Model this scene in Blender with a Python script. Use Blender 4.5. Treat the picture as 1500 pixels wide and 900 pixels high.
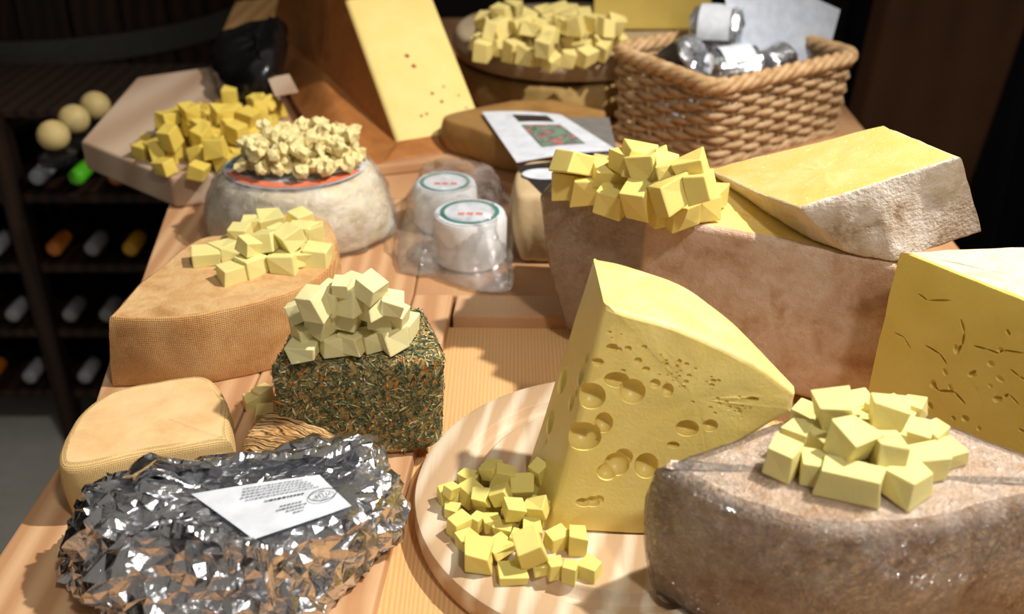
import bpy, bmesh, math, random
from mathutils import Vector, Matrix, noise, Euler

# ------------------------------------------------------------------ camera, world, lights
for o in list(bpy.data.objects): bpy.data.objects.remove(o)
sc = bpy.context.scene
COL = sc.collection
F, PITCH, CH = 1500.0, math.radians(29.0), 0.55          # focal length (px at 1500 wide), pitch, height over table top (z = 0)
cam_d = bpy.data.cameras.new('camera'); cam = bpy.data.objects.new('camera', cam_d); COL.objects.link(cam)
cam_d.sensor_width = 36; cam_d.lens = 36 * F / 1500; cam_d.clip_start = .02
cam.location = (0, 0, CH); cam.rotation_euler = (math.pi / 2 - PITCH, 0, 0)
cam_d.dof.use_dof = True; cam_d.dof.focus_distance = .86; cam_d.dof.aperture_fstop = 4.8
sc.camera = cam
w = bpy.data.worlds.new('world'); sc.world = w; w.use_nodes = True
w.node_tree.nodes['Background'].inputs[0].default_value = (1.0, .90, .78, 1)
w.node_tree.nodes['Background'].inputs[1].default_value = .24
def spot(name, loc, target, power, size, blend, radius, col):
    d = bpy.data.lights.new(name, 'SPOT'); o = bpy.data.objects.new(name, d); COL.objects.link(o)
    o.location = loc; o.rotation_euler = (Vector(target) - Vector(loc)).to_track_quat('-Z', 'Y').to_euler()
    d.energy = power; d.spot_size = math.radians(size); d.spot_blend = blend; d.shadow_soft_size = radius; d.color = col
    return o
spot('ceiling_spot_right_offscreen', (.92, .76, 1.62), (.02, .90, 0), 200, 66, .6, .028, (1, .95, .88))
spot('ceiling_lamp_front_offscreen', (.55, -.35, 1.85), (.05, .85, 0), 74, 56, .8, .09, (1, .96, .90))
vs = sc.view_settings; vs.view_transform = 'Standard'; vs.look = 'None'; vs.gamma = 1; vs.exposure = -.08; vs.use_curve_mapping = False

# ------------------------------------------------------------------ geometry helpers
FW = Vector((0, math.cos(PITCH), -math.sin(PITCH))); UP = Vector((0, math.sin(PITCH), math.cos(PITCH))); RT = Vector((1, 0, 0))
CAM = Vector((0, 0, CH))
def ray(x, y): return FW * F + RT * (x - 750) + UP * (450 - y)
def P(x, y, z=0.0):
    d = ray(x, y); return CAM + d * ((z - CH) / d.z)
def PL(x, y, q, n):
    d = ray(x, y); n = Vector(n); return CAM + d * ((Vector(q) - CAM).dot(n) / d.dot(n))
def V(*a): return Vector(a)

def catmull(p0, p1, p2, p3, t):
    return .5 * (2 * p1 + (p2 - p0) * t + (2 * p0 - 5 * p1 + 4 * p2 - p3) * t * t + (3 * p1 - p0 - 3 * p2 + p3) * t ** 3)
def outline(keys, flags, n=8):
    """keys: 3D points of a closed loop; flags[i] 'c' (curved) or 'l' (straight) for the run to the next key"""
    out, seg = [], []
    N = len(keys)
    for i in range(N):
        p1, p2 = keys[i], keys[(i + 1) % N]
        p0 = keys[i - 1] if flags[i - 1] == 'c' else p1 * 2 - p2
        p3 = keys[(i + 2) % N] if flags[(i + 1) % N] == 'c' else p2 * 2 - p1
        k = n[i] if isinstance(n, (list, tuple)) else n
        for j in range(k):
            t = j / k
            out.append(p1.lerp(p2, t) if flags[i] == 'l' else catmull(p0, p1, p2, p3, t)); seg.append(i)
    return out, seg
def newell(pts):
    n = Vector()
    for i, a in enumerate(pts):
        b = pts[(i + 1) % len(pts)]
        n += Vector(((a.y - b.y) * (a.z + b.z), (a.z - b.z) * (a.x + b.x), (a.x - b.x) * (a.y + b.y)))
    return n.normalized()
def inset_dirs(pts):
    ax = newell(pts); N = len(pts); out = []
    for i in range(N):
        t = (pts[(i + 1) % N] - pts[i - 1]).normalized(); out.append(t.cross(ax).normalized())
    return out
class Loft:
    """closed solid between two outlines with rounded rims; face tags 'side:<key>', 'top', 'bot'"""
    def __init__(s, kb, kt, flags, n=8, r=.004, rs=3, ns=5, caps=4, bulge=0.0, dome=0.0, grow=0.0):
        bot, seg = outline(kb, flags, n); top, _ = outline(kt, flags, n)
        s.axis = newell(top)
        if s.axis.dot(sum(top, Vector()) / len(top) - sum(bot, Vector()) / len(bot)) < 0:
            s.flip = True
        else: s.flip = False
        nb, nt = inset_dirs(bot), inset_dirs(top)
        sg = -1 if s.flip else 1
        nb = [v * 1 for v in nb]; nt = [v * 1 for v in nt]
        N = len(bot); H = sum((a - b).length for a, b in zip(bot, top)) / N
        prof = []
        for i in range(rs):
            a = math.pi / 2 * i / rs; prof.append((r * (1 - math.cos(a)) / H, -r * (1 - math.sin(a))))
        for i in range(ns + 1):
            t = i / ns; prof.append((r / H + (1 - 2 * r / H) * t, bulge * math.sin(math.pi * t)))
        for i in range(rs - 1, -1, -1):
            a = math.pi / 2 * i / rs; prof.append((1 - r * (1 - math.cos(a)) / H, -r * (1 - math.sin(a))))
        s.v, s.f, s.t = [], [], []
        cb, ct = sum(bot, Vector()) / N, sum(top, Vector()) / N
        axn = (ct - cb).normalized()
        def ring(pts): 
            k = len(s.v); s.v += pts; return k
        prev = None
        for t, off in prof:
            k = ring([bot[i].lerp(top[i], t) + nb[i].lerp(nt[i], t) * (off + grow) for i in range(N)])
            if prev is not None:
                for i in range(N):
                    j = (i + 1) % N; s.f.append((prev + i, prev + j, k + j, k + i)); s.t.append('side:%d' % seg[i])
            prev = k; 
            if t == 0: first = k
        last = prev
        for base, c, tag, d in ((last, ct, 'top', 1), (first, cb, 'bot', -1)):
            prevk = base
            for q in range(1, caps + 1):
                u = q / (caps + 1)
                k = ring([s.v[base + i].lerp(c, u) + axn * d * (dome * math.sin(u * math.pi / 2) + grow * (1 if q == 1 else 1)) for i in range(N)])
                for i in range(N):
                    j = (i + 1) % N
                    s.f.append((prevk + i, prevk + j, k + j, k + i) if d > 0 else (prevk + j, prevk + i, k + i, k + j)); s.t.append(tag)
                prevk = k
            m = ring([c + axn * d * (dome + grow)])
            for i in range(N):
                j = (i + 1) % N
                s.f.append((prevk + i, prevk + j, m) if d > 0 else (prevk + j, prevk + i, m)); s.t.append(tag)
    def displace(s, fn):
        bm = bmesh.new(); vs_ = [bm.verts.new(p) for p in s.v]
        for f in s.f: bm.faces.new([vs_[i] for i in f])
        bmesh.ops.recalc_face_normals(bm, faces=bm.faces); bm.normal_update()
        s.v = [p + v.normal * fn(p, v.normal) for p, v in zip(s.v, vs_)]
        bm.free(); return s
def new_mesh(name, verts, faces, mats, mi=None, smooth=True, angle=None):
    me = bpy.data.meshes.new(name); me.from_pydata([tuple(v) for v in verts], [], faces); 
    bm = bmesh.new(); bm.from_mesh(me); bmesh.ops.recalc_face_normals(bm, faces=bm.faces); bm.to_mesh(me); bm.free()
    for m in (mats if isinstance(mats, (list, tuple)) else [mats]): me.materials.append(m)
    if mi: me.polygons.foreach_set('material_index', mi)
    me.polygons.foreach_set('use_smooth', [smooth] * len(me.polygons))
    if smooth and angle: me.set_sharp_from_angle(angle=math.radians(angle))
    me.update(); return me
def link(name, me, parent=None):
    o = bpy.data.objects.new(name, me); COL.objects.link(o)
    if parent: o.parent = parent; o.matrix_parent_inverse = parent.matrix_world.inverted()
    return o
def tag(o, label, cat, group=None):
    o['label'] = label; o['category'] = cat
    if group: o['group'] = group
    return o
def empty(name, loc, label, cat, group=None):
    o = bpy.data.objects.new(name, None); COL.objects.link(o); o.location = loc; o.empty_display_size = .02
    o.matrix_world = Matrix.Translation(loc)
    return tag(o, label, cat, group)
def struct(o): o['kind'] = 'structure'; return o
def split_parts(L, rule, parts, root, angle=40):
    """rule(tag)->part name; one child mesh per part name; parts: name -> material"""
    out = {}
    for pn, mat in parts.items():
        ids = [i for i, t in enumerate(L.t) if rule(t) == pn]
        if not ids: continue
        used = sorted({v for i in ids for v in L.f[i]}); mp = {v: k for k, v in enumerate(used)}
        me = bpy.data.meshes.new(pn); me.from_pydata([tuple(L.v[v]) for v in used], [], [tuple(mp[v] for v in L.f[i]) for i in ids])
        me.materials.append(mat); me.polygons.foreach_set('use_smooth', [True] * len(me.polygons))
        me.set_sharp_from_angle(angle=math.radians(angle)); me.update()
        out[pn] = link(pn, me, root)
    return out
def box_mesh(name, sx, sy, sz, mat, bev=.0, seg=2, jit=0, seed=0):
    bm = bmesh.new(); bmesh.ops.create_cube(bm, size=1); rnd = random.Random(seed)
    for v in bm.verts: v.co = Vector((v.co.x * sx, v.co.y * sy, v.co.z * sz)) + Vector([rnd.uniform(-jit, jit) for _ in range(3)])
    if bev: bmesh.ops.bevel(bm, geom=list(bm.edges), offset=bev, segments=seg, profile=.6, affect='EDGES')
    me = bpy.data.meshes.new(name); bm.to_mesh(me); bm.free(); me.materials.append(mat)
    me.polygons.foreach_set('use_smooth', [False] * len(me.polygons)); return me
def prism(name, bot, top, mat, bev=.002, seg=2, parent=None):
    n = len(bot); vs_ = list(bot) + list(top)
    fs = [tuple(range(n - 1, -1, -1)), tuple(range(n, 2 * n))] + [(i, (i + 1) % n, n + (i + 1) % n, n + i) for i in range(n)]
    bm = bmesh.new(); bv = [bm.verts.new(v) for v in vs_]
    for f in fs: bm.faces.new([bv[i] for i in f])
    bmesh.ops.recalc_face_normals(bm, faces=bm.faces)
    if bev: bmesh.ops.bevel(bm, geom=list(bm.edges), offset=bev, segments=seg, profile=.6, affect='EDGES')
    me = bpy.data.meshes.new(name); bm.to_mesh(me); bm.free(); me.materials.append(mat); return link(name, me, parent)
def poly_prism(name, xy, z0, z1, mat, bev=.002, parent=None):
    return prism(name, [V(x, y, z0) for x, y in xy], [V(x, y, z1) for x, y in xy], mat, bev, 2, parent)
def tube(path, rad, sides=8, closed=False):
    vs_, fs = [], []; n = len(path); up = Vector((0, 0, 1))
    for i, p in enumerate(path):
        a = path[i - 1] if (i > 0 or closed) else path[0]; b = path[(i + 1) % n] if (i < n - 1 or closed) else path[-1]
        t = (b - a).normalized(); s1 = t.cross(up if abs(t.z) < .95 else Vector((1, 0, 0))).normalized(); s2 = s1.cross(t)
        rr = rad(i / max(1, n - 1)) if callable(rad) else rad
        for k in range(sides):
            an = 2 * math.pi * k / sides; vs_.append(p + s1 * (rr * math.cos(an)) + s2 * (rr * math.sin(an)))
    for i in range(n if closed else n - 1):
        j = (i + 1) % n
        for k in range(sides):
            l = (k + 1) % sides; fs.append((i * sides + k, i * sides + l, j * sides + l, j * sides + k))
    if not closed: fs += [tuple(range(sides - 1, -1, -1)), tuple((n - 1) * sides + k for k in range(sides))]
    return vs_, fs
def lathe(prof, seg=48, axis=None, org=None):
    """prof: (radius, height) list; optional local frame"""
    vs_, fs = [], []; n = len(prof)
    for i in range(seg):
        a = 2 * math.pi * i / seg
        for r, h in prof: vs_.append(Vector((r * math.cos(a), r * math.sin(a), h)))
    for i in range(seg):
        j = (i + 1) % seg
        for k in range(n - 1): fs.append((i * n + k, j * n + k, j * n + k + 1, i * n + k + 1))
    if axis is not None:
        M = Vector(axis).to_track_quat('Z', 'Y').to_matrix(); vs_ = [M @ v for v in vs_]
    if org is not None: vs_ = [v + Vector(org) for v in vs_]
    return vs_, fs
def fbm(p, s, o=3): return noise.fractal(p * s, 1.0, 2.0, o)

# ------------------------------------------------------------------ materials
def lin(c): return tuple(((x / 255) / 12.92 if x / 255 <= .04045 else ((x / 255 + .055) / 1.055) ** 2.4) for x in c) + (1,)
class Mat:
    def __init__(s, name, rough=.5, spec=.5):
        s.m = bpy.data.materials.new(name); s.m.use_nodes = True; s.nt = s.m.node_tree; s.b = s.nt.nodes['Principled BSDF']
        s.b.inputs['Roughness'].default_value = rough; s.b.inputs['Specular IOR Level'].default_value = spec
        s.co = s.nt.nodes.new('ShaderNodeTexCoord').outputs['Object']
    def n(s, t, **k):
        x = s.nt.nodes.new(t)
        for a, b in k.items(): setattr(x, a, b)
        return x
    def l(s, a, b): s.nt.links.new(a, b)
    def mapping(s, scale=(1, 1, 1), rot=(0, 0, 0), src=None):
        x = s.n('ShaderNodeMapping'); x.inputs['Scale'].default_value = scale; x.inputs['Rotation'].default_value = rot
        s.l(src or s.co, x.inputs['Vector']); return x.outputs[0]
    def noise(s, scale, detail=4, rough=.55, vec=None, dist=0):
        x = s.n('ShaderNodeTexNoise'); x.inputs['Scale'].default_value = scale; x.inputs['Detail'].default_value = detail
        x.inputs['Roughness'].default_value = rough; x.inputs['Distortion'].default_value = dist
        s.l(vec or s.co, x.inputs['Vector']); return x.outputs['Fac']
    def voro(s, scale, vec=None, feature='F1', out='Distance'):
        x = s.n('ShaderNodeTexVoronoi', feature=feature); x.inputs['Scale'].default_value = scale
        s.l(vec or s.co, x.inputs['Vector']); return x.outputs[out]
    def ramp(s, fac, stops):
        x = s.n('ShaderNodeValToRGB'); e = x.color_ramp.elements
        while len(e) < len(stops): e.new(.5)
        for q, (p, c) in zip(e, stops): q.position = p; q.color = c if len(c) == 4 else lin(c)
        s.l(fac, x.inputs[0]); return x.outputs[0]
    def val(s, fac, a, b):
        x = s.n('ShaderNodeMapRange'); x.inputs[1].default_value = a; x.inputs[2].default_value = b; s.l(fac, x.inputs[0]); return x.outputs[0]
    def mix(s, fac, a, b, mode='MIX'):
        x = s.n('ShaderNodeMix', data_type='RGBA', blend_type=mode)
        for i, q in ((0, fac), (6, a), (7, b)):
            if hasattr(q, 'default_value'): s.l(q, x.inputs[i])
            else: x.inputs[i].default_value = q if i == 0 or len(q) == 4 else lin(q)
        return x.outputs[2]
    def math(s, op, a, b=None):
        x = s.n('ShaderNodeMath', operation=op)
        for i, q in enumerate((a, b)):
            if q is None: continue
            if hasattr(q, 'default_value'): s.l(q, x.inputs[i])
            else: x.inputs[i].default_value = q
        return x.outputs[0]
    def color(s, c):
        if hasattr(c, 'default_value'): s.l(c, s.b.inputs['Base Color'])
        else: s.b.inputs['Base Color'].default_value = lin(c)
        return s
    def bump(s, h, dist=.001, strength=1.0):
        x = s.n('ShaderNodeBump'); x.inputs['Distance'].default_value = dist; x.inputs['Strength'].default_value = strength
        s.l(h, x.inputs['Height'])
        if s.b.inputs['Normal'].links: s.l(s.b.inputs['Normal'].links[0].from_socket, x.inputs['Normal'])
        s.l(x.outputs[0], s.b.inputs['Normal']); return s
    def sss(s, wgt=.12, rad=(.010, .006, .002)):
        s.b.inputs['Subsurface Weight'].default_value = wgt; s.b.inputs['Subsurface Radius'].default_value = rad; s.b.inputs['Subsurface Scale'].default_value = 1; return s
def wood(name, light, dark, ang=0.0, freq=55, rough=.55, fine=400, contrast=.5):
    m = Mat(name, rough, .3)
    v = m.mapping((1, .07, 1), (0, 0, ang))
    big = m.noise(9, 3, .5, v); 
    wv = m.n('ShaderNodeTexWave', wave_type='BANDS', bands_direction='X'); wv.inputs['Scale'].default_value = freq / 6.28 * 2; wv.inputs['Distortion'].default_value = 5.5
    wv.inputs['Detail'].default_value = 2; wv.inputs['Detail Scale'].default_value = .5; m.l(v, wv.inputs[0])
    fi = m.noise(fine, 2, .6, m.mapping((1, .03, 1), (0, 0, ang)))
    f = m.math('ADD', m.math('MULTIPLY', wv.outputs['Fac'], contrast), m.math('MULTIPLY', big, .6))
    f = m.math('ADD', f, m.math('MULTIPLY', fi, .25))
    m.color(m.ramp(f, [(.30, light), (.95, dark)])); m.bump(fi, .0003, .4); return m.m
def rind(name, cols, scale=40, bumps=((200, .0006),), rough=.7, weave=None, spec=.3, streak=None):
    m = Mat(name, rough, spec)
    a = m.noise(scale, 6, .6, dist=.4); n = len(cols)
    c = m.ramp(a, [(.30 + .42 * i / (n - 1), q) for i, q in enumerate(cols)])
    b2 = m.noise(scale * 6, 4, .6); c = m.mix(m.val(b2, .45, .7), c, m.mix(.35, c, cols[-1]))
    if streak:
        st = m.noise(streak[0], 4, .6, m.mapping((1, 1, .15), streak[2])); c = m.mix(m.val(st, .42, .66), c, streak[1])
    m.color(c)
    for s_, d_ in bumps: m.bump(m.noise(s_, 3, .55), d_, .8)
    if weave:
        fq, d_ = weave
        ws = []
        for dirn in ((1, 0, 0), (0, 0, 1)):
            w_ = m.n('ShaderNodeTexWave', wave_type='BANDS', bands_direction='X' if dirn[0] else 'Z'); w_.inputs['Scale'].default_value = fq; w_.inputs['Distortion'].default_value = 1.2
            w_.inputs['Detail Scale'].default_value = 3; m.l(m.co, w_.inputs[0]); ws.append(w_.outputs['Fac'])
        m.bump(m.math('MULTIPLY', ws[0], ws[1]), d_, .9)
    return m.m
def paste(name, col, col2=None, rough=.42, bump=.0003, spots=None):
    m = Mat(name, rough, .4); a = m.noise(25, 4, .6)
    c = m.ramp(a, [(.35, col), (.7, col2 or tuple(max(0, int(x * .93)) for x in col))])
    if spots: c = m.mix(m.val(m.noise(spots[0], 2, .5), .66, .72), c, spots[1])
    m.color(c); m.bump(m.noise(350, 3, .6), bump, .6); m.sss(.06); return m.m
def plain(name, col, rough=.5, metal=0.0, spec=.5):
    m = Mat(name, rough, spec); m.color(m.ramp(m.noise(60, 3), [(.3, col), (.8, tuple(int(x * .88) for x in col))])); m.b.inputs['Metallic'].default_value = metal; return m.m
def film(name, haze=.06, gloss=.35, wr=((60, .0015), (220, .0006)), tint=(1, 1, 1, 1), rough=.08):
    m = Mat(name); nt = m.nt; nt.nodes.remove(m.b)
    out = nt.nodes['Material Output']; tr = m.n('ShaderNodeBsdfTransparent'); gl = m.n('ShaderNodeBsdfGlossy'); di = m.n('ShaderNodeBsdfDiffuse')
    tr.inputs[0].default_value = tint; gl.inputs['Roughness'].default_value = rough; di.inputs[0].default_value = (.85, .85, .87, 1)
    prev = None
    for s_, d_ in wr:
        b = m.n('ShaderNodeBump'); b.inputs['Distance'].default_value = d_
        h = m.math('ABSOLUTE', m.math('SUBTRACT', m.noise(s_, 3, .6, dist=1.0), .5)); m.l(h, b.inputs['Height'])
        if prev: m.l(prev, b.inputs['Normal'])
        prev = b.outputs[0]
    m.l(prev, gl.inputs['Normal'])
    lw = m.n('ShaderNodeLayerWeight'); lw.inputs[0].default_value = .25; m.l(prev, lw.inputs['Normal'])
    f = m.math('ADD', m.math('MULTIPLY', lw.outputs['Fresnel'], gloss), .06)
    m1 = m.n('ShaderNodeMixShader'); hz = m.math('MULTIPLY', m.val(m.noise(45, 4, .6), .35, .75), haze * 2); m.l(hz, m1.inputs[0]); m.l(tr.outputs[0], m1.inputs[1]); m.l(di.outputs[0], m1.inputs[2])
    m2 = m.n('ShaderNodeMixShader'); m.l(f, m2.inputs[0]); m.l(m1.outputs[0], m2.inputs[1]); m.l(gl.outputs[0], m2.inputs[2]); m.l(m2.outputs[0], out.inputs[0])
    return m.m
def foil_mat(name, rough=.2):
    m = Mat(name, rough); m.b.inputs['Metallic'].default_value = 1
    m.color(m.ramp(m.noise(30), [(.3, (225, 226, 230)), (.7, (200, 202, 206))]))
    v = m.voro(110, m.mapping((1, 1, 1)), 'DISTANCE_TO_EDGE'); m.bump(m.val(v, 0, .25), .0006, .4)
    h = m.math('ABSOLUTE', m.math('SUBTRACT', m.noise(160, 4, .6, dist=1.2), .5)); m.bump(h, .0012, .6); return m.m

M = {}
M['stile'] = wood('stile_wood', (210, 170, 128), (182, 136, 96), 0, 40, contrast=.6)
M['rail'] = wood('rail_wood', (208, 172, 132), (178, 134, 96), math.pi / 2, 40, contrast=.4)
M['panel'] = wood('panel_pine', (226, 182, 126), (206, 156, 100), 0, 260, contrast=.45)
M['panel2'] = wood('panel_far', (196, 152, 110), (168, 122, 84), math.pi / 2 + .2, 50, contrast=.35)
M['round'] = wood('round_board_wood', (222, 206, 180), (190, 158, 122), math.pi / 2 - .25, 150, contrast=.75)
M['oct'] = wood('octagon_board_wood', (196, 172, 148), (168, 138, 112), 1.2, 30)
M['plank'] = wood('plank_wood', (222, 178, 118), (190, 140, 84), .3, 30)
M['dark_wood'] = wood('dark_wood', (58, 36, 20), (26, 15, 8), 0, 30, .6)
M['beam'] = wood('beam_wood', (112, 74, 48), (84, 54, 34), 0, 8, .7, contrast=.2)
M['emm'] = paste('emmental_paste', (238, 215, 130), (233, 208, 116), .35)
M['emm_rind'] = rind('emmental_rind', [(222, 194, 108), (230, 204, 124), (234, 214, 146)], 30, ((150, .0005), (30, .001)), .45)
M['gold'] = paste('golden_paste', (236, 204, 88), (240, 214, 110), .4)
M['gold_cut'] = paste('golden_cut_face', (222, 192, 104), (226, 206, 140), .45, .0006, (220, (240, 230, 176)))
M['right'] = paste('right_cheese_paste', (222, 196, 100), (214, 186, 88), .45, .0006)
M['white_rind'] = rind('white_rind', [(150, 120, 92), (196, 178, 158), (222, 212, 200), (205, 190, 172)], 35, ((90, .0022), (320, .0014)), .85)
M['pale_rind'] = rind('pale_rind', [(196, 176, 146), (212, 198, 178), (190, 166, 134)], 30, ((160, .0012),), .8)
M['pink_rind'] = rind('pink_washed_rind', [(170, 130, 100), (202, 168, 142), (216, 190, 170), (184, 144, 112)], 22, ((50, .003), (300, .0016)), .6, weave=(230, .0004))
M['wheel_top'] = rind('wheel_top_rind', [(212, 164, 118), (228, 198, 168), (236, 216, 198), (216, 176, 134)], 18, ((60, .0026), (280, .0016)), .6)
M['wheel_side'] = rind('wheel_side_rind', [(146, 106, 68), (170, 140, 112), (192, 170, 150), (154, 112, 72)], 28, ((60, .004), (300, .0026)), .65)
M['cloth_rind'] = rind('cloth_rind', [(186, 132, 76), (204, 154, 96), (214, 172, 118)], 26, ((60, .0006),), .75, weave=(170, .0011))
M['half_top'] = rind('half_wheel_top_rind', [(168, 124, 74), (198, 156, 104), (208, 172, 122), (188, 146, 92)], 30, ((120, .0010), (420, .0007)), .8)
M['yel_top'] = rind('tan_quarter_top', [(216, 172, 116), (226, 188, 134), (230, 196, 146)], 25, ((60, .0008),), .6, weave=(330, .00015))
M['yel_side'] = rind('tan_quarter_side', [(214, 176, 112), (224, 190, 130)], 25, ((60, .0004),), .6, weave=(260, .0008))
M['wrinkle'] = Mat('wrinkled_rind', .6, .3)
_m = M['wrinkle']; _n = _m.n('ShaderNodeTexWave', wave_type='BANDS', bands_direction='Y'); _n.inputs['Scale'].default_value = 55; _n.inputs['Distortion'].default_value = 9; _n.inputs['Detail'].default_value = 3; _n.inputs['Detail Scale'].default_value = 1.2
_m.l(_m.mapping((.5, 1, 1), (0, 0, .5)), _n.inputs[0]); _m.color(_m.ramp(_m.noise(40, 4, .6), [(.3, (192, 144, 88)), (.7, (214, 174, 120))])); _m.bump(_n.outputs['Fac'], .006, 1.0); M['wrinkle'] = _m.m
M['herb_base'] = rind('herb_base', [(150, 118, 64), (186, 150, 90), (116, 108, 66)], 90, ((150, .0015),), .8)
for k, c in dict(h1=(84, 98, 66), h2=(122, 132, 90), h3=(54, 66, 50), h4=(190, 178, 124), h5=(206, 130, 52), h6=(222, 214, 172)).items(): M[k] = plain('herb_' + k, c, .7)
M['brown_rind'] = rind('brown_smoked_rind', [(150, 92, 44), (166, 108, 56), (140, 84, 38)], 12, ((30, .0006),), .5)
M['brown_edge'] = rind('brown_rim', [(150, 92, 44), (166, 108, 56), (140, 84, 38)], 12, ((60, .0005),), .5)
M['brown_cut'] = paste('brown_wedge_cut', (222, 196, 118), (226, 202, 130), .45, .0003)
M['far_rind'] = rind('far_wheel_rind', [(150, 128, 98), (172, 152, 122), (186, 166, 136)], 12, ((60, .001),), .75)
M['far_rind2'] = rind('far_wheel_lower_rind', [(150, 122, 68), (168, 140, 86), (140, 108, 56)], 14, ((60, .001),), .7)
M['low_rind'] = rind('low_wheel_rind', [(128, 90, 46), (156, 118, 66), (140, 104, 60)], 12, ((60, .001),), .6)
M['side_rind'] = rind('side_cheese_rind', [(176, 150, 108), (196, 172, 132), (186, 160, 118)], 12, ((60, .001),), .7)
M['olive'] = paste('back_block_paste', (222, 196, 106), (214, 186, 94), .5)
M['wicker'] = rind('wicker', [(136, 106, 72), (168, 138, 100), (194, 166, 128)], 60, ((400, .0006),), .55)
M['wicker_rim'] = rind('wicker_rim', [(156, 118, 76), (184, 148, 104), (208, 178, 138)], 60, ((400, .0006),), .5)
M['foil'] = foil_mat('foil'); M['foil2'] = foil_mat('foil_small', .25)
M['paper'] = plain('white_paper', (216, 221, 229), .5)
M['card'] = plain('white_card', (206, 214, 228), .35)
M['ink'] = plain('ink', (40, 44, 54), .6)
M['film'] = film('cling_film', .05, .9, ((28, .020), (80, .014), (240, .004)), rough=.12)
M['film_thick'] = film('bag_film', .10, .5, ((30, .004), (110, .0015)))
M['film_wrap'] = film('goat_wrap_film', .16, .6, ((30, .010), (90, .005)))
M['black'] = plain('black_wrap', (14, 14, 15), .28)
M['grey_sheet'] = plain('grey_sheet', (120, 116, 112), .5)
M['leaf_dark'] = plain('leaflet_dark', (46, 40, 40), .35)
M['green_ink'] = plain('green_print', (62, 128, 108), .5); M['red_ink'] = plain('red_print', (224, 124, 88), .5); M['tealgrey'] = plain('teal_print', (120, 140, 140), .5)
M['white_cheese'] = plain('white_cheese', (226, 226, 224), .6)
M['goat'] = paste('pale_crumb_paste', (240, 226, 170), (232, 212, 140), .6, .0008)
M['goat_rind'] = rind('goat_rind', [(212, 196, 160), (226, 214, 186), (200, 178, 138)], 14, ((80, .001),), .6)
for k, c in dict(c_herb=(242, 232, 172), c_board=(240, 222, 124), c_front=(240, 226, 148), c_half=(238, 226, 148), c_big=(244, 222, 128), c_left=(226, 198, 90), c_far=(224, 206, 130), c_side=(230, 212, 140)).items():
    M[k] = paste(k.replace('c_', 'cube_paste_'), c, tuple(int(x * .96) for x in c), .4, .0004)
_pm = Mat('leaflet_photo', .35); _a = _pm.noise(55, 4, .6, dist=.6)
_pm.color(_pm.ramp(_a, [(.30, (40, 70, 52)), (.45, (120, 150, 122)), (.52, (60, 66, 92)), (.60, (196, 120, 112)), (.72, (86, 98, 110))])); M['photo'] = _pm.m
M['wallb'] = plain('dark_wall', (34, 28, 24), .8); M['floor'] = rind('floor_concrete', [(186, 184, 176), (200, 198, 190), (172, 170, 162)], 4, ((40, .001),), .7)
M['hoop'] = plain('steel_hoop', (92, 92, 88), .5, .6); M['navy'] = plain('navy_cloth', (10, 15, 28), .9); M['glass_dark'] = plain('bottle_glass', (14, 18, 16), .12)
M['cork'] = plain('cork_cap', (206, 182, 120), .6); M['goldfoil'] = plain('gold_capsule', (222, 168, 36), .35); M['greenfoil'] = plain('green_capsule', (96, 210, 40), .35); M['orangefoil'] = plain('orange_capsule', (196, 112, 34), .4); M['silverfoil'] = plain('silver_capsule', (150, 152, 156), .35)

# ------------------------------------------------------------------ setting
FZ = -.90
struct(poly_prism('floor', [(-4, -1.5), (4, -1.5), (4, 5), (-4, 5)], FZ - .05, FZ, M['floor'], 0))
struct(poly_prism('wall_back', [(-4, 4.6), (4, 4.6), (4, 4.7), (-4, 4.7)], FZ, 1.9, M['wallb'], 0))
struct(poly_prism('wall_left', [(-3.2, -1.5), (-3.1, -1.5), (-3.1, 4.6), (-3.2, 4.6)], FZ, 1.9, M['wallb'], 0))
struct(poly_prism('wall_right', [(3.1, -1.5), (3.2, -1.5), (3.2, 4.6), (3.1, 4.6)], FZ, 1.9, M['wallb'], 0))

# ------------------------------------------------------------------ table: an old framed door leaf as top
PZ = -.015
tb = empty('display_table', (0, 1.2, FZ), 'long wooden display table with framed top carrying all the cheeses', 'table')
def plank(name, xy, z0, z1, mat, bev=.0025): return poly_prism(name, xy, z0, z1, mat, bev, tb)
plank('plank', [(-.402, .30), (-.262, .30), (-.242, 1.30), (-.466, 1.30), (-.464, 1.278), (-.431, 1.058), (-.408, .882), (-.391, .781)], -.04, 0, M['stile'])
plank('plank', [(-.2605, .30), (-.155, .30), (-.112, 1.022), (-.112, 1.30), (-.2405, 1.30)], -.04, 0, M['stile'])
plank('edge_strip', [(-.1535, .30), (-.118, .30), (-.069, .972), (-.0665, 1.022), (-.1105, 1.022)], -.04, .0, M['stile'])
plank('rail', [(-.065, .973), (.55, .96), (.55, 1.009), (-.062, 1.0215)], -.04, 0, M['rail'])
plank('panel', [(-.119, .30), (.48, .30), (.48, .9615), (-.070, .973)], -.035, PZ, M['panel'], .0)
plank('side_stile', [(.4805, .30), (.55, .30), (.55, .959), (.4805, .961)], -.04, 0, M['stile'])
plank('panel', [(-.111, 1.0235), (.55, 1.0105), (.56, 1.30), (-.111, 1.30)], -.04, -.002, M['panel2'])
plank('plank', [(-.467, 1.302), (.56, 1.302), (.57, 1.62), (-.50, 1.62)], -.04, 0, M['panel2'])
plank('plank', [(-.50, 1.622), (.57, 1.622), (.58, 1.98), (-.54, 1.98)], -.04, 0, M['panel2'])
plank('plank', [(-.54, 1.982), (.58, 1.982), (.59, 2.34), (-.58, 2.34)], -.04, 0, M['panel2'])
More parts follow.
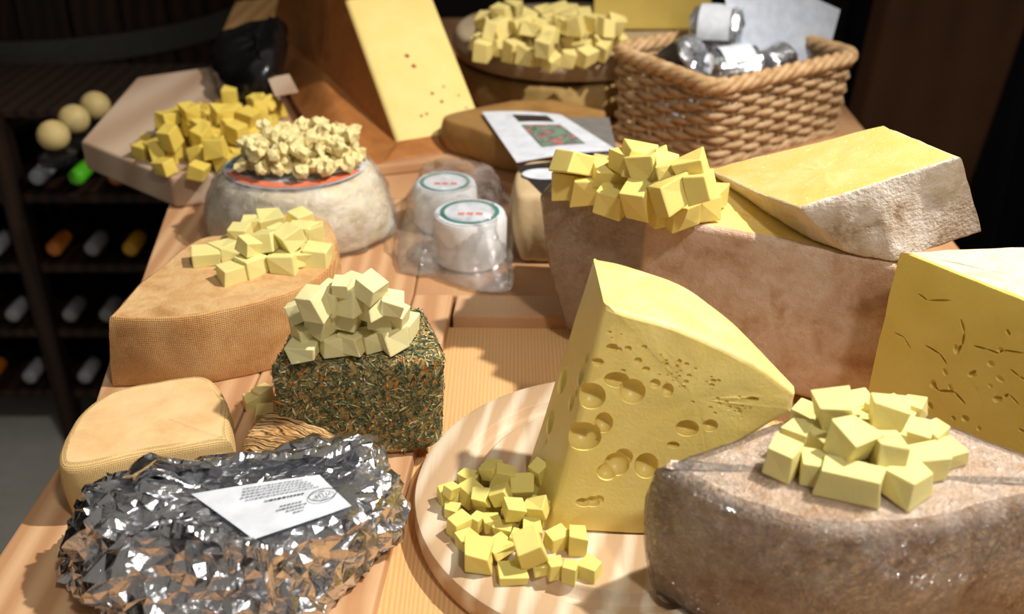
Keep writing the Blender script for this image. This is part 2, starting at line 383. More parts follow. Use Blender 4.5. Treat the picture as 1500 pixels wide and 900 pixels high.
for a, b in (((-.33, .42), (-.40, .36)), ((.49, .42), (.53, .36)), ((.50, 2.2), (.55, 2.28)), ((-.44, 1.50), (-.86, 1.62))):
    d = .032
    prism('leg', [V(b[0] + i * d, b[1] + j * d, FZ) for i, j in ((-1, -1), (1, -1), (1, 1), (-1, 1))], [V(a[0] + i * d, a[1] + j * d, -.041) for i, j in ((-1, -1), (1, -1), (1, 1), (-1, 1))], M['dark_wood'], .003, 2, tb)

# ------------------------------------------------------------------ round carving board with a juice groove
BZ = .010
bc = V(.089, .667, 0); R = .170
prof = [(0, PZ), (R - .006, PZ), (R - .001, PZ + .004), (R, PZ + .010), (R, BZ - .006), (R - .0015, BZ - .0018), (R - .006, BZ), (R * .815, BZ), (R * .805, BZ - .0015), (R * .795, BZ - .006), (R * .775, BZ - .0085), (R * .735, BZ - .0085), (R * .715, BZ - .006), (R * .705, BZ - .0015), (R * .695, BZ), (0, BZ)]
vs_, fs = lathe(prof, 128, org=bc)
o = link('round_cutting_board', new_mesh('round_cutting_board', vs_, fs, M['round'], angle=35)); tag(o, 'round pale wooden cutting board with carved groove under the holed cheese wedge', 'cutting board')

# ------------------------------------------------------------------ boolean pits
def cut_pits(verts, faces, pits, mats, mi, name):
    """pits: list of (centre, (rx,ry,rz), quat)"""
    me = new_mesh(name, verts, faces, mats, mi, True)
    a = bpy.data.objects.new('tmp_a', me); COL.objects.link(a)
    bm = bmesh.new()
    for c, rad, q in pits:
        r_ = bmesh.ops.create_icosphere(bm, subdivisions=3 if max(rad) > .004 else 2, radius=1)
        for v in r_['verts']: v.co = c + q @ Vector((v.co.x * rad[0], v.co.y * rad[1], v.co.z * rad[2]))
    m2 = bpy.data.meshes.new('tmp_b'); bm.to_mesh(m2); bm.free()
    for m in (mats if isinstance(mats, (list, tuple)) else [mats]): m2.materials.append(m)
    b = bpy.data.objects.new('tmp_b', m2); COL.objects.link(b)
    md = a.modifiers.new('b', 'BOOLEAN'); md.operation = 'DIFFERENCE'; md.solver = 'EXACT'; md.use_self = True; md.object = b
    dg = bpy.context.evaluated_depsgraph_get(); res = bpy.data.meshes.new_from_object(a.evaluated_get(dg)); res.name = name
    bpy.data.objects.remove(a); bpy.data.objects.remove(b)
    res.polygons.foreach_set('use_smooth', [True] * len(res.polygons)); res.set_sharp_from_angle(angle=math.radians(32)); res.update()
    return res
def face_quat(n, roll=0.0):
    n = Vector(n).normalized(); return n.to_track_quat('Z', 'Y') @ Euler((0, 0, roll)).to_quaternion()
def separate_by_material(me, names, root):
    mats = list(me.materials)
    for k, nm in enumerate(names):
        bm = bmesh.new(); bm.from_mesh(me)
        bmesh.ops.delete(bm, geom=[f for f in bm.faces if f.material_index != k], context='FACES')
        for f in bm.faces: f.material_index = 0
        m_ = bpy.data.meshes.new(nm); bm.to_mesh(m_); bm.free(); m_.materials.append(mats[k]); 
        link(nm, m_, root)

# ------------------------------------------------------------------ holed cheese wedge (big eyes)
fn = V(-.05, -1, .20).normalized(); fq = V(.03, .612, BZ)
def emf(x, y): return PL(x, y, fq, fn)
A = emf(804, 771); Bp = V(.160, 0, BZ); Bp.y = fq.y - (Bp.x - fq.x) * .05
front_px = [(885, 446), (919, 459), (980, 476), (1036, 499), (1108, 536), (1163, 578)]
back_px = [(869, 378), (903, 385), (980, 408), (1036, 441), (1108, 506), (1162, 566)]
ft = [emf(*p) for p in front_px]; bt = [P(q[0], q[1], f.z + .001) for q, f in zip(back_px, ft)]
fr = emf(1158, 604); fr2 = emf(1085, 648)
back_l = P(770, 690, BZ)
kb = [V(A.x, A.y, BZ)] + ft + [fr, fr2, Bp]
kt = [back_l] + bt + [fr + V(.0, .02, -.004), fr2 + V(0, .05, 0), V(Bp.x + .01, Bp.y + .075, BZ)]
flags = ['l', 'c', 'c', 'c', 'c', 'c', 'l', 'l', 'l', 'l']
L = Loft(kb, kt, flags, n=8, r=.0035, rs=3, ns=5, caps=5)
L.displace(lambda p, n: .0007 * fbm(p, 40))
mi = [1 if t in ('side:1', 'side:2', 'side:3', 'side:4', 'side:5', 'side:6') else 0 for t in L.t]
rnd = random.Random(4)
def zp(x, y): return 750 + x / 1.956, 360 + y / 1.956
pits = []
big = [(228, 432, 40, 38), (300, 385, 36, 22), (345, 418, 37, 36), (205, 548, 50, 42), (263, 508, 26, 30), (300, 628, 36, 34), (320, 606, 26, 24), (272, 650, 28, 26), (385, 632, 34, 38), (502, 524, 33, 24), (568, 516, 22, 18),
       (245, 334, 18, 11), (287, 293, 18, 12), (333, 295, 11, 9), (308, 298, 8, 7), (410, 395, 16, 13), (446, 414, 17, 20), (384, 354, 12, 8), (361, 329, 12, 9), (379, 291, 9, 7), (232, 735, 20, 16), (205, 738, 22, 13), (250, 728, 14, 12), (462, 572, 18, 10), (690, 440, 18, 7)]
def pit_at(x, y, rx, ry, dep=.62, roll=0):
    px, py = zp(x, y); c = emf(px, py); sc_ = (c - CAM).dot(FW) / F / 1.956
    rx, ry = rx * sc_, ry * sc_; rz = max(rx, ry) * .9
    q = face_quat(fn, roll)
    pits.append((c - fn * rz * .18, (rx * 1.04, ry * 1.10, rz * 1.15), q))
for x, y, rx, ry in big: pit_at(x, y, rx, ry)
for cx, cy, sx, sy, n in ((470, 330, 75, 60, 34), (630, 470, 60, 35, 20), (580, 395, 40, 30, 12), (330, 250, 70, 18, 12), (480, 400, 40, 30, 8)):
    for _ in range(n):
        x, y = cx + rnd.gauss(0, sx * .6), cy + rnd.gauss(0, sy * .6)
        if y < 215 + (x - 265) * .42 + 18 or y > 470 + (x - 450) * .05 + 40: continue
        r_ = rnd.choice((3, 3.5, 4, 5, 6.5)); pit_at(x, y, r_ * rnd.uniform(.9, 1.4), r_ * .85, .6)
ln = (back_l - A).cross(ft[0] - A).normalized()
if ln.x > 0: ln = -ln
for x, y, rx, ry in ((186, 278, 12, 18), (192, 365, 12, 36), (130, 385, 14, 46), (163, 445, 13, 32), (100, 505, 13, 40), (215, 240, 8, 14), (230, 225, 6, 10), (200, 235, 6, 10), (208, 320, 8, 22), (152, 330, 7, 16), (178, 415, 8, 20), (90, 560, 8, 18)):
    px, py = zp(x, y); c = PL(px, py, A, ln); s_ = .9 / F / 1.956
    pits.append((c, (ry * s_ * .75, ry * s_ * 1.0, ry * s_ * .6), face_quat(ln)))
me = cut_pits(L.v, L.f, pits, [M['emm'], M['emm_rind']], mi, 'holed_wedge')
root = empty('holed_cheese_wedge', (.06, .65, BZ), 'tall yellow cheese wedge full of large round holes standing on the round board', 'cheese')
separate_by_material(me, ['paste', 'rind'], root)

# ------------------------------------------------------------------ film-wrapped sector in front
WZ = .12
ap = P(1264, 570, WZ)
top = [P(960, 680, WZ), P(1060, 736, WZ), P(1200, 776, WZ), P(1350, 777, WZ), P(1500, 742, WZ), V(.405, .53, WZ), ap]
ctr = sum(top, Vector()) / len(top)
bot = [V(p.x + (.004 if i == 0 else 0), p.y + (-.012 if i == 0 else 0), BZ) for i, p in enumerate(top)]
fl = ['c', 'c', 'c', 'c', 'c', 'l', 'l']
def wheel_loft(grow=0): return Loft(bot, top, fl, n=[12, 12, 12, 12, 8, 14, 22], r=.011, rs=5, ns=10, caps=10, bulge=.007, grow=grow)
L = wheel_loft(); L.displace(lambda p, n: .0015 * fbm(p, 25) + .0006 * fbm(p, 120))
root = empty('wrapped_cheese_sector', (ctr.x, ctr.y, BZ), 'big washed-rind cheese sector in cling film with pale cubes piled on it', 'cheese')
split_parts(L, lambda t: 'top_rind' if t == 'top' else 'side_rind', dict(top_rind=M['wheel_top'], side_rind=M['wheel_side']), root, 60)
L = wheel_loft(); L.displace(lambda p, n: .0014 + .0015 * fbm(p, 25) + .0012 * abs(fbm(p + V(3, 1, 2), 60)))
link('cling_film', new_mesh('cling_film', L.v, L.f, M['film']), root)

# ------------------------------------------------------------------ cracked yellow block at the right
rz = .187; c0 = P(1318, 367, rz)
top = [c0, P(1500, 440, rz), V(.46, .565, rz), V(.545, .60, rz), V(.545, .765, rz), P(1500, 360, rz)]
bot = [V(p.x, p.y, PZ) for p in top]; bot[0] += V(-.006, -.006, 0); bot[1] += V(-.004, -.004, 0)
L = Loft(bot, top, 'llllll', n=[14, 10, 6, 6, 6, 8], r=.003, rs=2, ns=10, caps=5)
L.displace(lambda p, n: .0012 * fbm(p, 30) + .0004 * fbm(p, 150))
nrm = (top[1] - top[0]).cross(V(0, 0, 1)).normalized()
if nrm.y > 0: nrm = -nrm
pits = []; q0 = (top[0] + bot[0]) / 2
def z2(x, y): return 1280 + x / 2.571, 340 + y / 2.571
def crack(pts, wd=3.0):
    for (x0, y0), (x1, y1) in zip(pts, pts[1:]):
        a, b = PL(*z2(x0, y0), q0, nrm), PL(*z2(x1, y1), q0, nrm); d = b - a; ln_ = d.length / 2
        zx = nrm; xx = d.normalized(); yy = zx.cross(xx); qm = Matrix((xx, yy, zx)).transposed().to_quaternion()
        s_ = .00042 * wd; pits.append(((a + b) / 2 + nrm * .0002, (ln_ * 1.15, s_, .006), qm))
crack([(155, 235), (195, 262)], 3); crack([(195, 262), (285, 262)], 3); crack([(318, 330), (335, 385), (325, 430), (308, 455)], 4); crack([(490, 370), (505, 395)], 5); crack([(190, 430), (245, 462), (270, 500)], 2.5)
crack([(370, 432), (420, 445), (465, 462), (478, 448), (560, 462)], 2.5); crack([(505, 520), (540, 550), (566, 565)], 3); crack([(215, 570), (240, 600), (300, 605), (340, 650)], 3.5); crack([(440, 632), (480, 630), (500, 615), (540, 660)], 3.5); crack([(350, 545), (380, 525)], 4); crack([(535, 745), (566, 765)], 4); crack([(75, 380), (110, 400), (135, 440)], 1.5)
for x, y, r_ in ((432, 288, 10), (455, 325, 7), (498, 390, 9), (305, 445, 11), (475, 450, 10), (470, 558, 11), (432, 583, 10), (366, 540, 10), (265, 530, 9), (285, 590, 9), (460, 634, 12), (343, 704, 10), (300, 702, 7), (393, 742, 8), (210, 655, 10), (545, 716, 9), (385, 604, 6), (435, 500, 11), (220, 575, 10), (100, 270, 5), (550, 350, 7), (130, 250, 5), (500, 640, 9), (320, 340, 8)):
    c = PL(*z2(x, y), q0, nrm); s_ = .00032 * r_; pits.append((c, (s_ * rnd.uniform(.9, 1.5), s_, s_ * 1.1), face_quat(nrm, rnd.uniform(0, 3))))
mi = [1 if t == 'top' else 0 for t in L.t]
me = cut_pits(L.v, L.f, pits, [M['right'], M['pale_rind']], mi, 'cracked_block')
root = empty('cracked_cheese_block', (.42, .70, PZ), 'tall yellow cheese block with cracked pitted face and pale rind on top', 'cheese')
separate_by_material(me, ['paste', 'rind'], root)

# ------------------------------------------------------------------ large pink-rind block behind, cut face up
gz = .155
tl, tr_ = P(792, 283, gz), P(1314, 389, gz); dp = V(.46, .89, 0) * .135
top = [tl, tl.lerp(tr_, .33) + V(0, .0, 0), tl.lerp(tr_, .66), tr_, tr_ + dp, tl + dp, tl + dp * .5 + V(-.008, 0, 0)]
bot = [V(p.x, p.y, 0) for p in top]; bot[0] += V(.032, -.006, 0); bot[6] += V(.03, 0, 0); bot[5] += V(.02, 0, 0)
fl = ['l', 'l', 'l', 'l', 'l', 'c', 'c']
def big_loft(g=0): return Loft(bot, top, fl, n=[10, 10, 10, 10, 16, 8, 8], r=.006, rs=3, ns=12, caps=6, bulge=.006, grow=g)
L = big_loft(); L.displace(lambda p, n: .0018 * fbm(p, 18) + .0006 * fbm(p, 90))
root = empty('pink_rind_cheese_block', (.2, .95, 0), 'long cheese block with pinkish washed rind and golden cut top behind the holed wedge', 'cheese')
split_parts(L, lambda t: 'paste' if t == 'top' else 'rind', dict(paste=M['gold_cut'], rind=M['pink_rind']), root, 50)
L = big_loft(); L.displace(lambda p, n: .0014 + .0018 * fbm(p, 18) + .0015 * abs(fbm(p + V(5, 1, 0), 45)))
keep = [i for i, t in enumerate(L.t) if t in ('side:0', 'side:5', 'side:6', 'side:4')]
link('cling_film', new_mesh('cling_film', L.v, [L.f[i] for i in keep], M['film']), root)

# ------------------------------------------------------------------ wedge lying on the block
Lp, Bf, Rp = P(1037, 251, gz + .004), P(1312, 384, gz + .002), P(1438, 340, gz + .012)
T1 = P(1170, 305, gz + .043); T2 = P(1407, 230, gz + .092); T3 = P(1295, 183, gz + .075)
Bk = V(T3.x + .012, T3.y - .012, gz + .002)
mid = P(1165, 338, gz + .003); mid2 = P(1245, 372, gz + .001)
kt = [Lp + V(0, 0, .002), Lp.lerp(T1, .5) + V(0, -.002, -.001), T1, T1.lerp(T2, .5) + V(.001, -.001, .001), T2, T3]
kb = [Lp + V(0.002, .001, -.003), mid, mid2, Bf, Rp, Bk]
L = Loft(kb, kt, ['c', 'c', 'l', 'l', 'l', 'l'], n=[10, 10, 12, 12, 10, 14], r=.002, rs=2, ns=8, caps=6)
L.displace(lambda p, n: .0010 * fbm(p, 60) + .0006 * fbm(p, 200))
root = empty('lying_cheese_wedge', (.3, .87, gz), 'wedge with rough white rind and glossy yellow cut face lying on the pink-rind block', 'cheese')
split_parts(L, lambda t: 'paste' if t == 'top' else ('smooth_rind' if t in ('side:0', 'side:1') else 'rind'), dict(paste=M['gold_cut'], rind=M['white_rind'], smooth_rind=M['pale_rind']), root, 45)

# ------------------------------------------------------------------ half wheel with cloth-marked rind, left
hz = .076
tp = [(160, 464), (207, 413), (283, 354), (337, 340), (405, 314), (470, 318), (493, 350), (484, 388), (430, 426), (310, 458), (230, 467)]
top = [P(x, y, hz) for x, y in tp]
bot = [V(p.x, p.y, 0) for p in top]; bot[0] = P(165, 568); bot[10] = P(235, 567); bot[9] = P(322, 560); bot[8] = P(430, 531)
L = Loft(bot, top, 'l' + 'c' * 10, n=7, r=.003, rs=2, ns=8, caps=6, bulge=.002)
L.displace(lambda p, n: .0014 * fbm(p, 25) + .0005 * fbm(p, 110))
root = empty('half_cheese_wheel', (-.28, .94, 0), 'tan half wheel with cloth-marked rind on the table edge, cubes on top', 'cheese')
split_parts(L, lambda t: 'top_rind' if t == 'top' else 'side_rind', dict(top_rind=M['half_top'], side_rind=M['cloth_rind']), root, 50)

# ------------------------------------------------------------------ herb-coated block
hb = .100
top = [P(404, 532, hb), P(520, 528, hb), P(641, 522, hb), P(640, 505, hb) + V(0, .015, 0), V(-.082, .815, hb), V(-.19, .805, hb), P(404, 520, hb)]
bot = [V(p.x, p.y, 0) for p in top]; bot[0] += V(.004, .004, 0); bot[1] = V(-.13, .719, 0); bot[2] = P(632, 661)
L = Loft(bot, top, ['c', 'c', 'c', 'l', 'l', 'l', 'c'], n=8, r=.010, rs=4, ns=8, caps=5)
L.displace(lambda p, n: .0012 * fbm(p, 60) + .0008 * fbm(p, 200))
root = empty('herb_coated_cheese', (-.13, .76, 0), 'block of cheese coated in dried green herbs with pale cubes on top', 'cheese')
hbody = link('body', new_mesh('body', L.v, L.f, M['herb_base']), root)
rnd = random.Random(9); fv, ff, fm = [], [], []
tri = []
for f in hbody.data.polygons:
    if f.normal.z < -.5: continue
    tri.append((f.center.copy(), f.normal.copy(), f.area, [hbody.data.vertices[i].co.copy() for i in f.vertices]))
tot = sum(t[2] for t in tri)
for c, n, a, vv in tri:
    cnt = a / tot * 9000; cnt = int(cnt) + (rnd.random() < cnt % 1)
    for _ in range(cnt):
        u_, q_ = rnd.random(), rnd.random(); p = vv[0].lerp(vv[1], u_).lerp((vv[3] if len(vv) > 3 else vv[0]).lerp(vv[2], u_), q_)
        t = n.orthogonal().normalized(); t = Matrix.Rotation(rnd.uniform(0, 6.28), 3, n) @ t; b_ = n.cross(t)
        ln_ = rnd.choice((.0014, .002, .0026, .0036, .0055)) * rnd.uniform(.7, 1.3); wd = rnd.uniform(.0005, .0012); lift = rnd.uniform(.0002, .0014)
        k = len(fv); tl_ = rnd.uniform(-.0012, .0014)
        fv += [p + n * lift - t * ln_ - b_ * wd * .4, p + n * (lift + .0004) + b_ * wd, p + n * (lift + tl_) + t * ln_, p + n * (lift + .0003) - b_ * wd]
        ff.append((k, k + 3, k + 2, k + 1)); fm.append(rnd.choices(range(6), (32, 24, 22, 10, 6, 7))[0])
hm = bpy.data.meshes.new('herb_coating'); hm.from_pydata([tuple(v) for v in fv], [], ff)
for k in ('h1', 'h2', 'h3', 'h4', 'h5', 'h6'): hm.materials.append(M[k])
hm.polygons.foreach_set('material_index', fm); ho = link('herb_coating', hm, root); ho['kind'] = 'stuff'

# ------------------------------------------------------------------ tan quarter wheel, lower left
yz = .055
top = [P(90, 684, yz), P(108, 615, yz), P(160, 572, yz), P(232, 556, yz), P(300, 549, yz), P(330, 580, yz), P(339, 645, yz), P(225, 662, yz)]
bot = [V(p.x, p.y, 0) for p in top]
L = Loft(bot, top, 'cccccclc'.replace('l', 'l'), n=8, r=.007, rs=4, ns=6, caps=6, bulge=.002)
L.displace(lambda p, n: .0012 * fbm(p, 22))
root = empty('tan_cheese_quarter', (-.3, .70, 0), 'smooth tan cheese quarter with fine mesh-marked side behind the foil package', 'cheese')
split_parts(L, lambda t: 'top_rind' if t == 'top' else 'side_rind', dict(top_rind=M['yel_top'], side_rind=M['yel_side']), root, 60)

# ------------------------------------------------------------------ wrinkled brown cheese
top = [P(352, 652, .045), P(372, 612, .045), P(402, 598, .045), P(455, 608, .04), P(500, 645, .03), P(470, 675, .03), P(400, 680, .04)]
bot = [V(p.x, p.y, 0) for p in top]
L = Loft(bot, top, 'c' * 7, n=10, r=.010, rs=4, ns=5, caps=8, dome=.004)
L.displace(lambda p, n: .0016 * abs(fbm(p + V(2, 0, 0), 70)))
o = link('wrinkled_cheese', new_mesh('wrinkled_cheese', L.v, L.f, M['wrinkle'])); tag(o, 'small brown cheese with deeply wrinkled rind between foil and herb block', 'cheese')

# ------------------------------------------------------------------ foil package
fz = .075
tp = [(128, 708), (190, 694), (300, 672), (420, 652), (520, 648), (552, 668), (562, 712), (545, 742), (470, 768), (400, 800), (340, 805), (250, 792), (180, 782), (140, 750)]
bp = [(92, 800), (118, 772), (300, 752), (420, 735), (540, 722), (575, 745), (580, 790), (556, 830), (500, 880), (440, 925), (340, 945), (220, 940), (130, 905), (90, 860)]
top = [P(x, y, fz) for x, y in tp]; bot = [P(x, y, .003) for x, y in bp]
L = Loft(bot, top, 'c' * 14, n=7, r=.008, rs=3, ns=9, caps=11, bulge=.004)
lab_c = P(400, 742, fz)
def crum(p):
    a = noise.noise(p * 26 + V(3, 1, 7)); b = abs(noise.noise(p * 48)); e_ = abs(noise.noise(p * 22 + V(9, 2, 4))); c = noise.noise(p * 130)
    return .007 * a + .020 * (e_ - .25) + .010 * (b - .25) + .004 * c
def foil_disp(p, n):
    q = (Vector((p.x, p.y, 0)) - Vector((lab_c.x, lab_c.y, 0))); flat = max(0, min(1, (q.length - .058) / .03)) if n.z > .5 else 1
    return crum(p) * (.15 + .85 * flat)
L.displace(foil_disp); rj = random.Random(77)
L.v = [v + V(rj.uniform(-.004, .004), rj.uniform(-.004, .004), rj.uniform(-.0015, .0015)) for v in L.v]
L.v = [V(v.x, v.y, max(v.z, .0006)) for v in L.v]
LQ = [P(x, y, fz) for x, y in ((268, 720), (470, 690), (526, 740), (372, 800))]
def in_quad(p, q):
    sg = [(q[(i + 1) % 4].x - q[i].x) * (p.y - q[i].y) - (q[(i + 1) % 4].y - q[i].y) * (p.x - q[i].x) for i in range(4)]; return all(a <= 0 for a in sg) or all(a >= 0 for a in sg)
L.v = [V(v.x, v.y, min(v.z, fz - .0005)) if v.z > fz * .7 and in_quad(v, LQ) else v for v in L.v]
L.f = [t for f in L.f for t in ([(f[0], f[1], f[2]), (f[0], f[2], f[3])] if len(f) == 4 and rj.random() < .5 else [(f[0], f[1], f[3]), (f[1], f[2], f[3])] if len(f) == 4 else [f])]
root = empty('foil_wrapped_package', (-.2, .58, 0), 'large loaf-shaped package in crumpled silver foil with a printed white label', 'package')
link('foil', new_mesh('foil', L.v, L.f, M['foil'], angle=16), root)
from mathutils.bvhtree import BVHTree
bv = BVHTree.FromPolygons([tuple(v) for v in L.v], L.f)
def on_foil(p, up=.0012):
    h = bv.ray_cast(Vector((p.x, p.y, .3)), V(0, 0, -1)); return Vector((p.x, p.y, (h[0].z if h[0] else fz) + up))
# folded seam along the back of the package
def flap(pts, wd, dz, name='foil_fold'):
    vv, f_ = [], []; n = 60
    for i in range(n + 1):
        u = i / n * (len(pts) - 1); k = min(int(u), len(pts) - 2); p = pts[k].lerp(pts[k + 1], u - k)
        for j in range(7):
            t = j / 6; q = p + V(0, -wd * t * (1 + .5 * noise.noise(p * 60)), 0)
            b = on_foil(q, .0015 + dz * math.sin(min(1, t * 1.3) * math.pi * .62) + .003 * abs(noise.noise(q * 150)))
            vv.append(b)
    for i in range(n):
        for j in range(6): k = i * 7 + j; f_.append((k, k + 7, k + 8, k + 1))
    return link(name, new_mesh(name, vv, f_, M['foil'], angle=16), root)
flap([P(175, 697, fz), P(260, 688, fz), P(360, 676, fz), P(440, 668, fz), P(530, 665, fz)], .018, .011)
flap([P(235, 762, fz), P(320, 775, fz), P(400, 800, fz)], .016, .006)
# label with print
corners = [P(284, 722, fz), P(466, 700, fz), P(513, 742, fz), P(385, 790, fz)]
zl = fz + .0006
def lab(u, v):   # u along text (image right), v towards camera
    a, b, c_, d = [P(x, y, zl + .0012) for x, y in ((280, 724), (468, 696), (515, 740), (372, 792))]
    p = a.lerp(b, u).lerp(d.lerp(c_, u), v); return p
n = 14; vv = [lab(i / n, j / n) + V(0, 0, .0009 * math.sin(3 * i / n + 2 * j / n)) for j in range(n + 1) for i in range(n + 1)]
f_ = [(j * (n + 1) + i, j * (n + 1) + i + 1, (j + 1) * (n + 1) + i + 1, (j + 1) * (n + 1) + i) for j in range(n) for i in range(n)]
lo = link('label', new_mesh('label', vv, f_, M['paper']), root); lo['label'] = 'white printed paper label'
rnd = random.Random(3); vv, f_ = [], []
def bar(u0, u1, v, h):
    k = len(vv); up_ = V(0, 0, .0011)
    for uu, vq in ((u0, v), (u1, v), (u1, v + h), (u0, v + h)): vv.append(lab(uu, vq) + up_ * 1.0 + V(0, 0, .0009 * math.sin(3 * uu + 2 * vq)))
    f_.append((k, k + 1, k + 2, k + 3))
for v, u0, u1, h in ((.10, .36, .84, .014), (.16, .33, .86, .014), (.22, .30, .88, .014), (.28, .26, .88, .014), (.34, .28, .90, .014), (.43, .40, .74, .024), (.60, .46, .66, .016), (.66, .40, .68, .018), (.72, .46, .64, .016), (.78, .50, .60, .016)):
    u = u0
    while u < u1:
        wl = rnd.uniform(.010, .036); bar(u, min(u + wl, u1), v, h); u += wl + .008
po = link('printed_lines', new_mesh('printed_lines', vv, f_, M['ink'], smooth=False), lo)
ex = (lab(.9, .6) - lab(.7, .6)).normalized(); c_ = lab(.855, .60) + V(0, 0, .0019); ey = V(0, 0, 1).cross(ex).normalized()
ring = [c_ + ex * (.0100 * math.cos(a)) + ey * (.0062 * math.sin(a)) for a in [2 * math.pi * i / 48 for i in range(48)]]
v_, fs = tube(ring, .0003, 5, True); link('oval_stamp', new_mesh('oval_stamp', v_, fs, M['ink']), lo)
def text(s, pos, xdir, size, mat, parent, nrm=V(0, 0, 1)):
    cu = bpy.data.curves.new('lettering', 'FONT'); cu.body = s; cu.size = size; cu.align_x = 'CENTER'; cu.align_y = 'CENTER'; cu.extrude = .00004
    t = bpy.data.objects.new('t', cu); COL.objects.link(t); dg = bpy.context.evaluated_depsgraph_get(); me = bpy.data.meshes.new_from_object(t.evaluated_get(dg)); bpy.data.objects.remove(t)
    x = xdir.normalized(); z = nrm.normalized(); y = z.cross(x)
    me.transform(Matrix.Translation(pos) @ Matrix((x, y, z)).transposed().to_4x4()); me.materials.clear(); me.materials.append(mat); me.name = 'lettering'
    return link('lettering', me, parent)
text('71139', c_, -ex, .0048, M['ink'], lo); text('AT', c_ - ey * .0038, -ex, .0030, M['ink'], lo); text('EG', c_ + ey * .0038, -ex, .0030, M['ink'], lo)

# ------------------------------------------------------------------ cubes of cheese: shared meshes, settled on what lies below
CUBES = []
for k in range(10): CUBES.append(box_mesh('cheese_cube', 1, 1, 1, M['c_board'], .06, 2, .11, 40 + k))
def crumb_mesh(k):
    bm = bmesh.new(); bmesh.ops.create_icosphere(bm, subdivisions=2, radius=.6)
    for v in bm.verts: v.co += v.co.normalized() * (.42 * noise.noise(v.co * 2.2 + V(k * 7, 0, 0)) + .22 * noise.noise(v.co * 6 + V(0, k * 5, 0)))
    me = bpy.data.meshes.new('crumb'); bm.to_mesh(me); bm.free(); me.materials.append(M['goat']); return me
CRUMBS = [crumb_mesh(k) for k in range(6)]
class Pile:
    def __init__(s, base, mat, name, label, cat, group, meshes=None, seed=0):
        s.base = base if callable(base) else (lambda x, y: base); s.mat, s.name, s.label, s.cat, s.group = mat, name, label, cat, group
        s.done = []; s.r = random.Random(seed); s.meshes = meshes or CUBES
    def support(s, x, y, rad):
        z = s.base(x, y)
        for (cx, cy, cr, ct) in s.done:
            d = math.hypot(x - cx, y - cy)
            if d < (rad + cr) * .62: z = max(z, ct)
        return z
    def place(s, x, y, z, dims, eul, upper=False):
        me = s.meshes[s.r.randrange(len(s.meshes))]
        o = bpy.data.objects.new(s.name, me); COL.objects.link(o); o.location = (x, y, z); o.scale = dims; o.rotation_euler = eul
        o.material_slots[0].link = 'OBJECT'; o.material_slots[0].material = s.mat
        tag(o, s.label.replace('cheese c', 'upper-layer cheese c', 1) if upper else s.label, s.cat, s.group); return o
    def drop_px(s, px, py, wpx, hpx=None, yaw=None, tilt=0.0):
        """cube whose centre is seen at (px,py), wpx wide in pixels; it comes to rest along that line of sight"""
        r = s.r; yaw = r.uniform(0, 1.57) if yaw is None else yaw
        x0, y0 = P(px, py, .1).xy; dist = (P(px, py, .1) - CAM).dot(FW); sz = wpx / F * dist * (.82 if tilt >= .3 else .96)
        dims = (sz * r.uniform(.92, 1.15), sz * (hpx / wpx if hpx and wpx > 47 else r.uniform(.85, 1.1)), sz * (hpx / wpx * .9 if hpx else r.uniform(.8, 1.0)))
        eul = Euler((r.uniform(-tilt, tilt), r.uniform(-tilt, tilt), yaw)); Rm = eul.to_matrix()
        hz_ = sum(abs(Rm[2][i]) * dims[i] for i in range(3)) / 2 * (1 - .25 * min(1, tilt))
        rad = (dims[0] + dims[1]) / 4
        z = .40
        while z > -.02:
            p = P(px, py, z)
            if z - hz_ <= (s.support(p.x, p.y, rad) if tilt >= .3 else s.base(p.x, p.y)): break
            z -= .0005
        p = P(px, py, z); s.place(p.x, p.y, z, dims, eul, z - hz_ > s.base(p.x, p.y) + .004); s.done.append((p.x, p.y, rad, z + hz_ * .75)); return p
    def heap(s, inside, n, sz, tilt=.25, pick=None):
        """n cubes dropped at random inside a footprint"""
        r = s.r; k = 0
        while k < n:
            x, y = pick(r)
            if not inside(x, y): continue
            d = [sz * r.uniform(.8, 1.2) for _ in range(3)]; eul = Euler((r.uniform(-tilt, tilt), r.uniform(-tilt, tilt), r.uniform(0, 3))); rad = (d[0] + d[1]) / 4
            z0 = s.support(x, y, rad); Rm = eul.to_matrix(); hz_ = sum(abs(Rm[2][i]) * d[i] for i in range(3)) / 2 * .88
            if z0 > s.base(x, y) + sz * 1.9: 
                k += .25; continue
            s.place(x, y, z0 + hz_, d, eul, z0 > s.base(x, y) + .004); s.done.append((x, y, rad, z0 + hz_ * 1.85)); k += 1

p = Pile(hz, M['c_half'], 'cheese_cube', 'pale yellow cheese cube in the pile on the tan half wheel', 'cheese cube', 'cubes on the tan half wheel', seed=1)
for a in ((303, 375, 36, 26), (329, 366, 36, 28), (345, 399, 44, 28), (369, 388, 44, 34), (353, 343, 36, 28), (388, 374, 34, 28), (417, 381, 42, 32), (440, 375, 36, 28), (465, 373, 36, 32), (441, 342, 32, 36), (460, 342, 28, 36), (372, 329, 34, 28), (440, 320, 34, 26), (410, 345, 36), (398, 324, 38, 30)): p.drop_px(*a)
for a in ((363, 360, 34), (392, 352, 38), (424, 348, 40)): p.drop_px(*a, tilt=.3)

p = Pile(hb + .001, M['c_herb'], 'cheese_cube', 'cream-coloured cheese cube heaped on the herb-coated block', 'cheese cube', 'cubes on the herb block', seed=2)
for a in ((447, 509, 46, 26), (487, 503, 42, 34), (516, 500, 40, 36), (545, 497, 40, 34), (575, 494, 36, 40), (455, 488, 44), (590, 478, 36), (480, 478, 40), (515, 474, 40), (552, 474, 38), (470, 480, 38)): p.drop_px(*a, tilt=.12)
for a in ((475, 464, 50), (513, 459, 44), (557, 466, 40), (584, 462, 36), (440, 456, 38), (463, 444, 46), (548, 445, 44), (518, 430, 52), (487, 436, 38), (575, 444, 36), (544, 420, 36), (499, 420, 26)): p.drop_px(*a, tilt=.35)

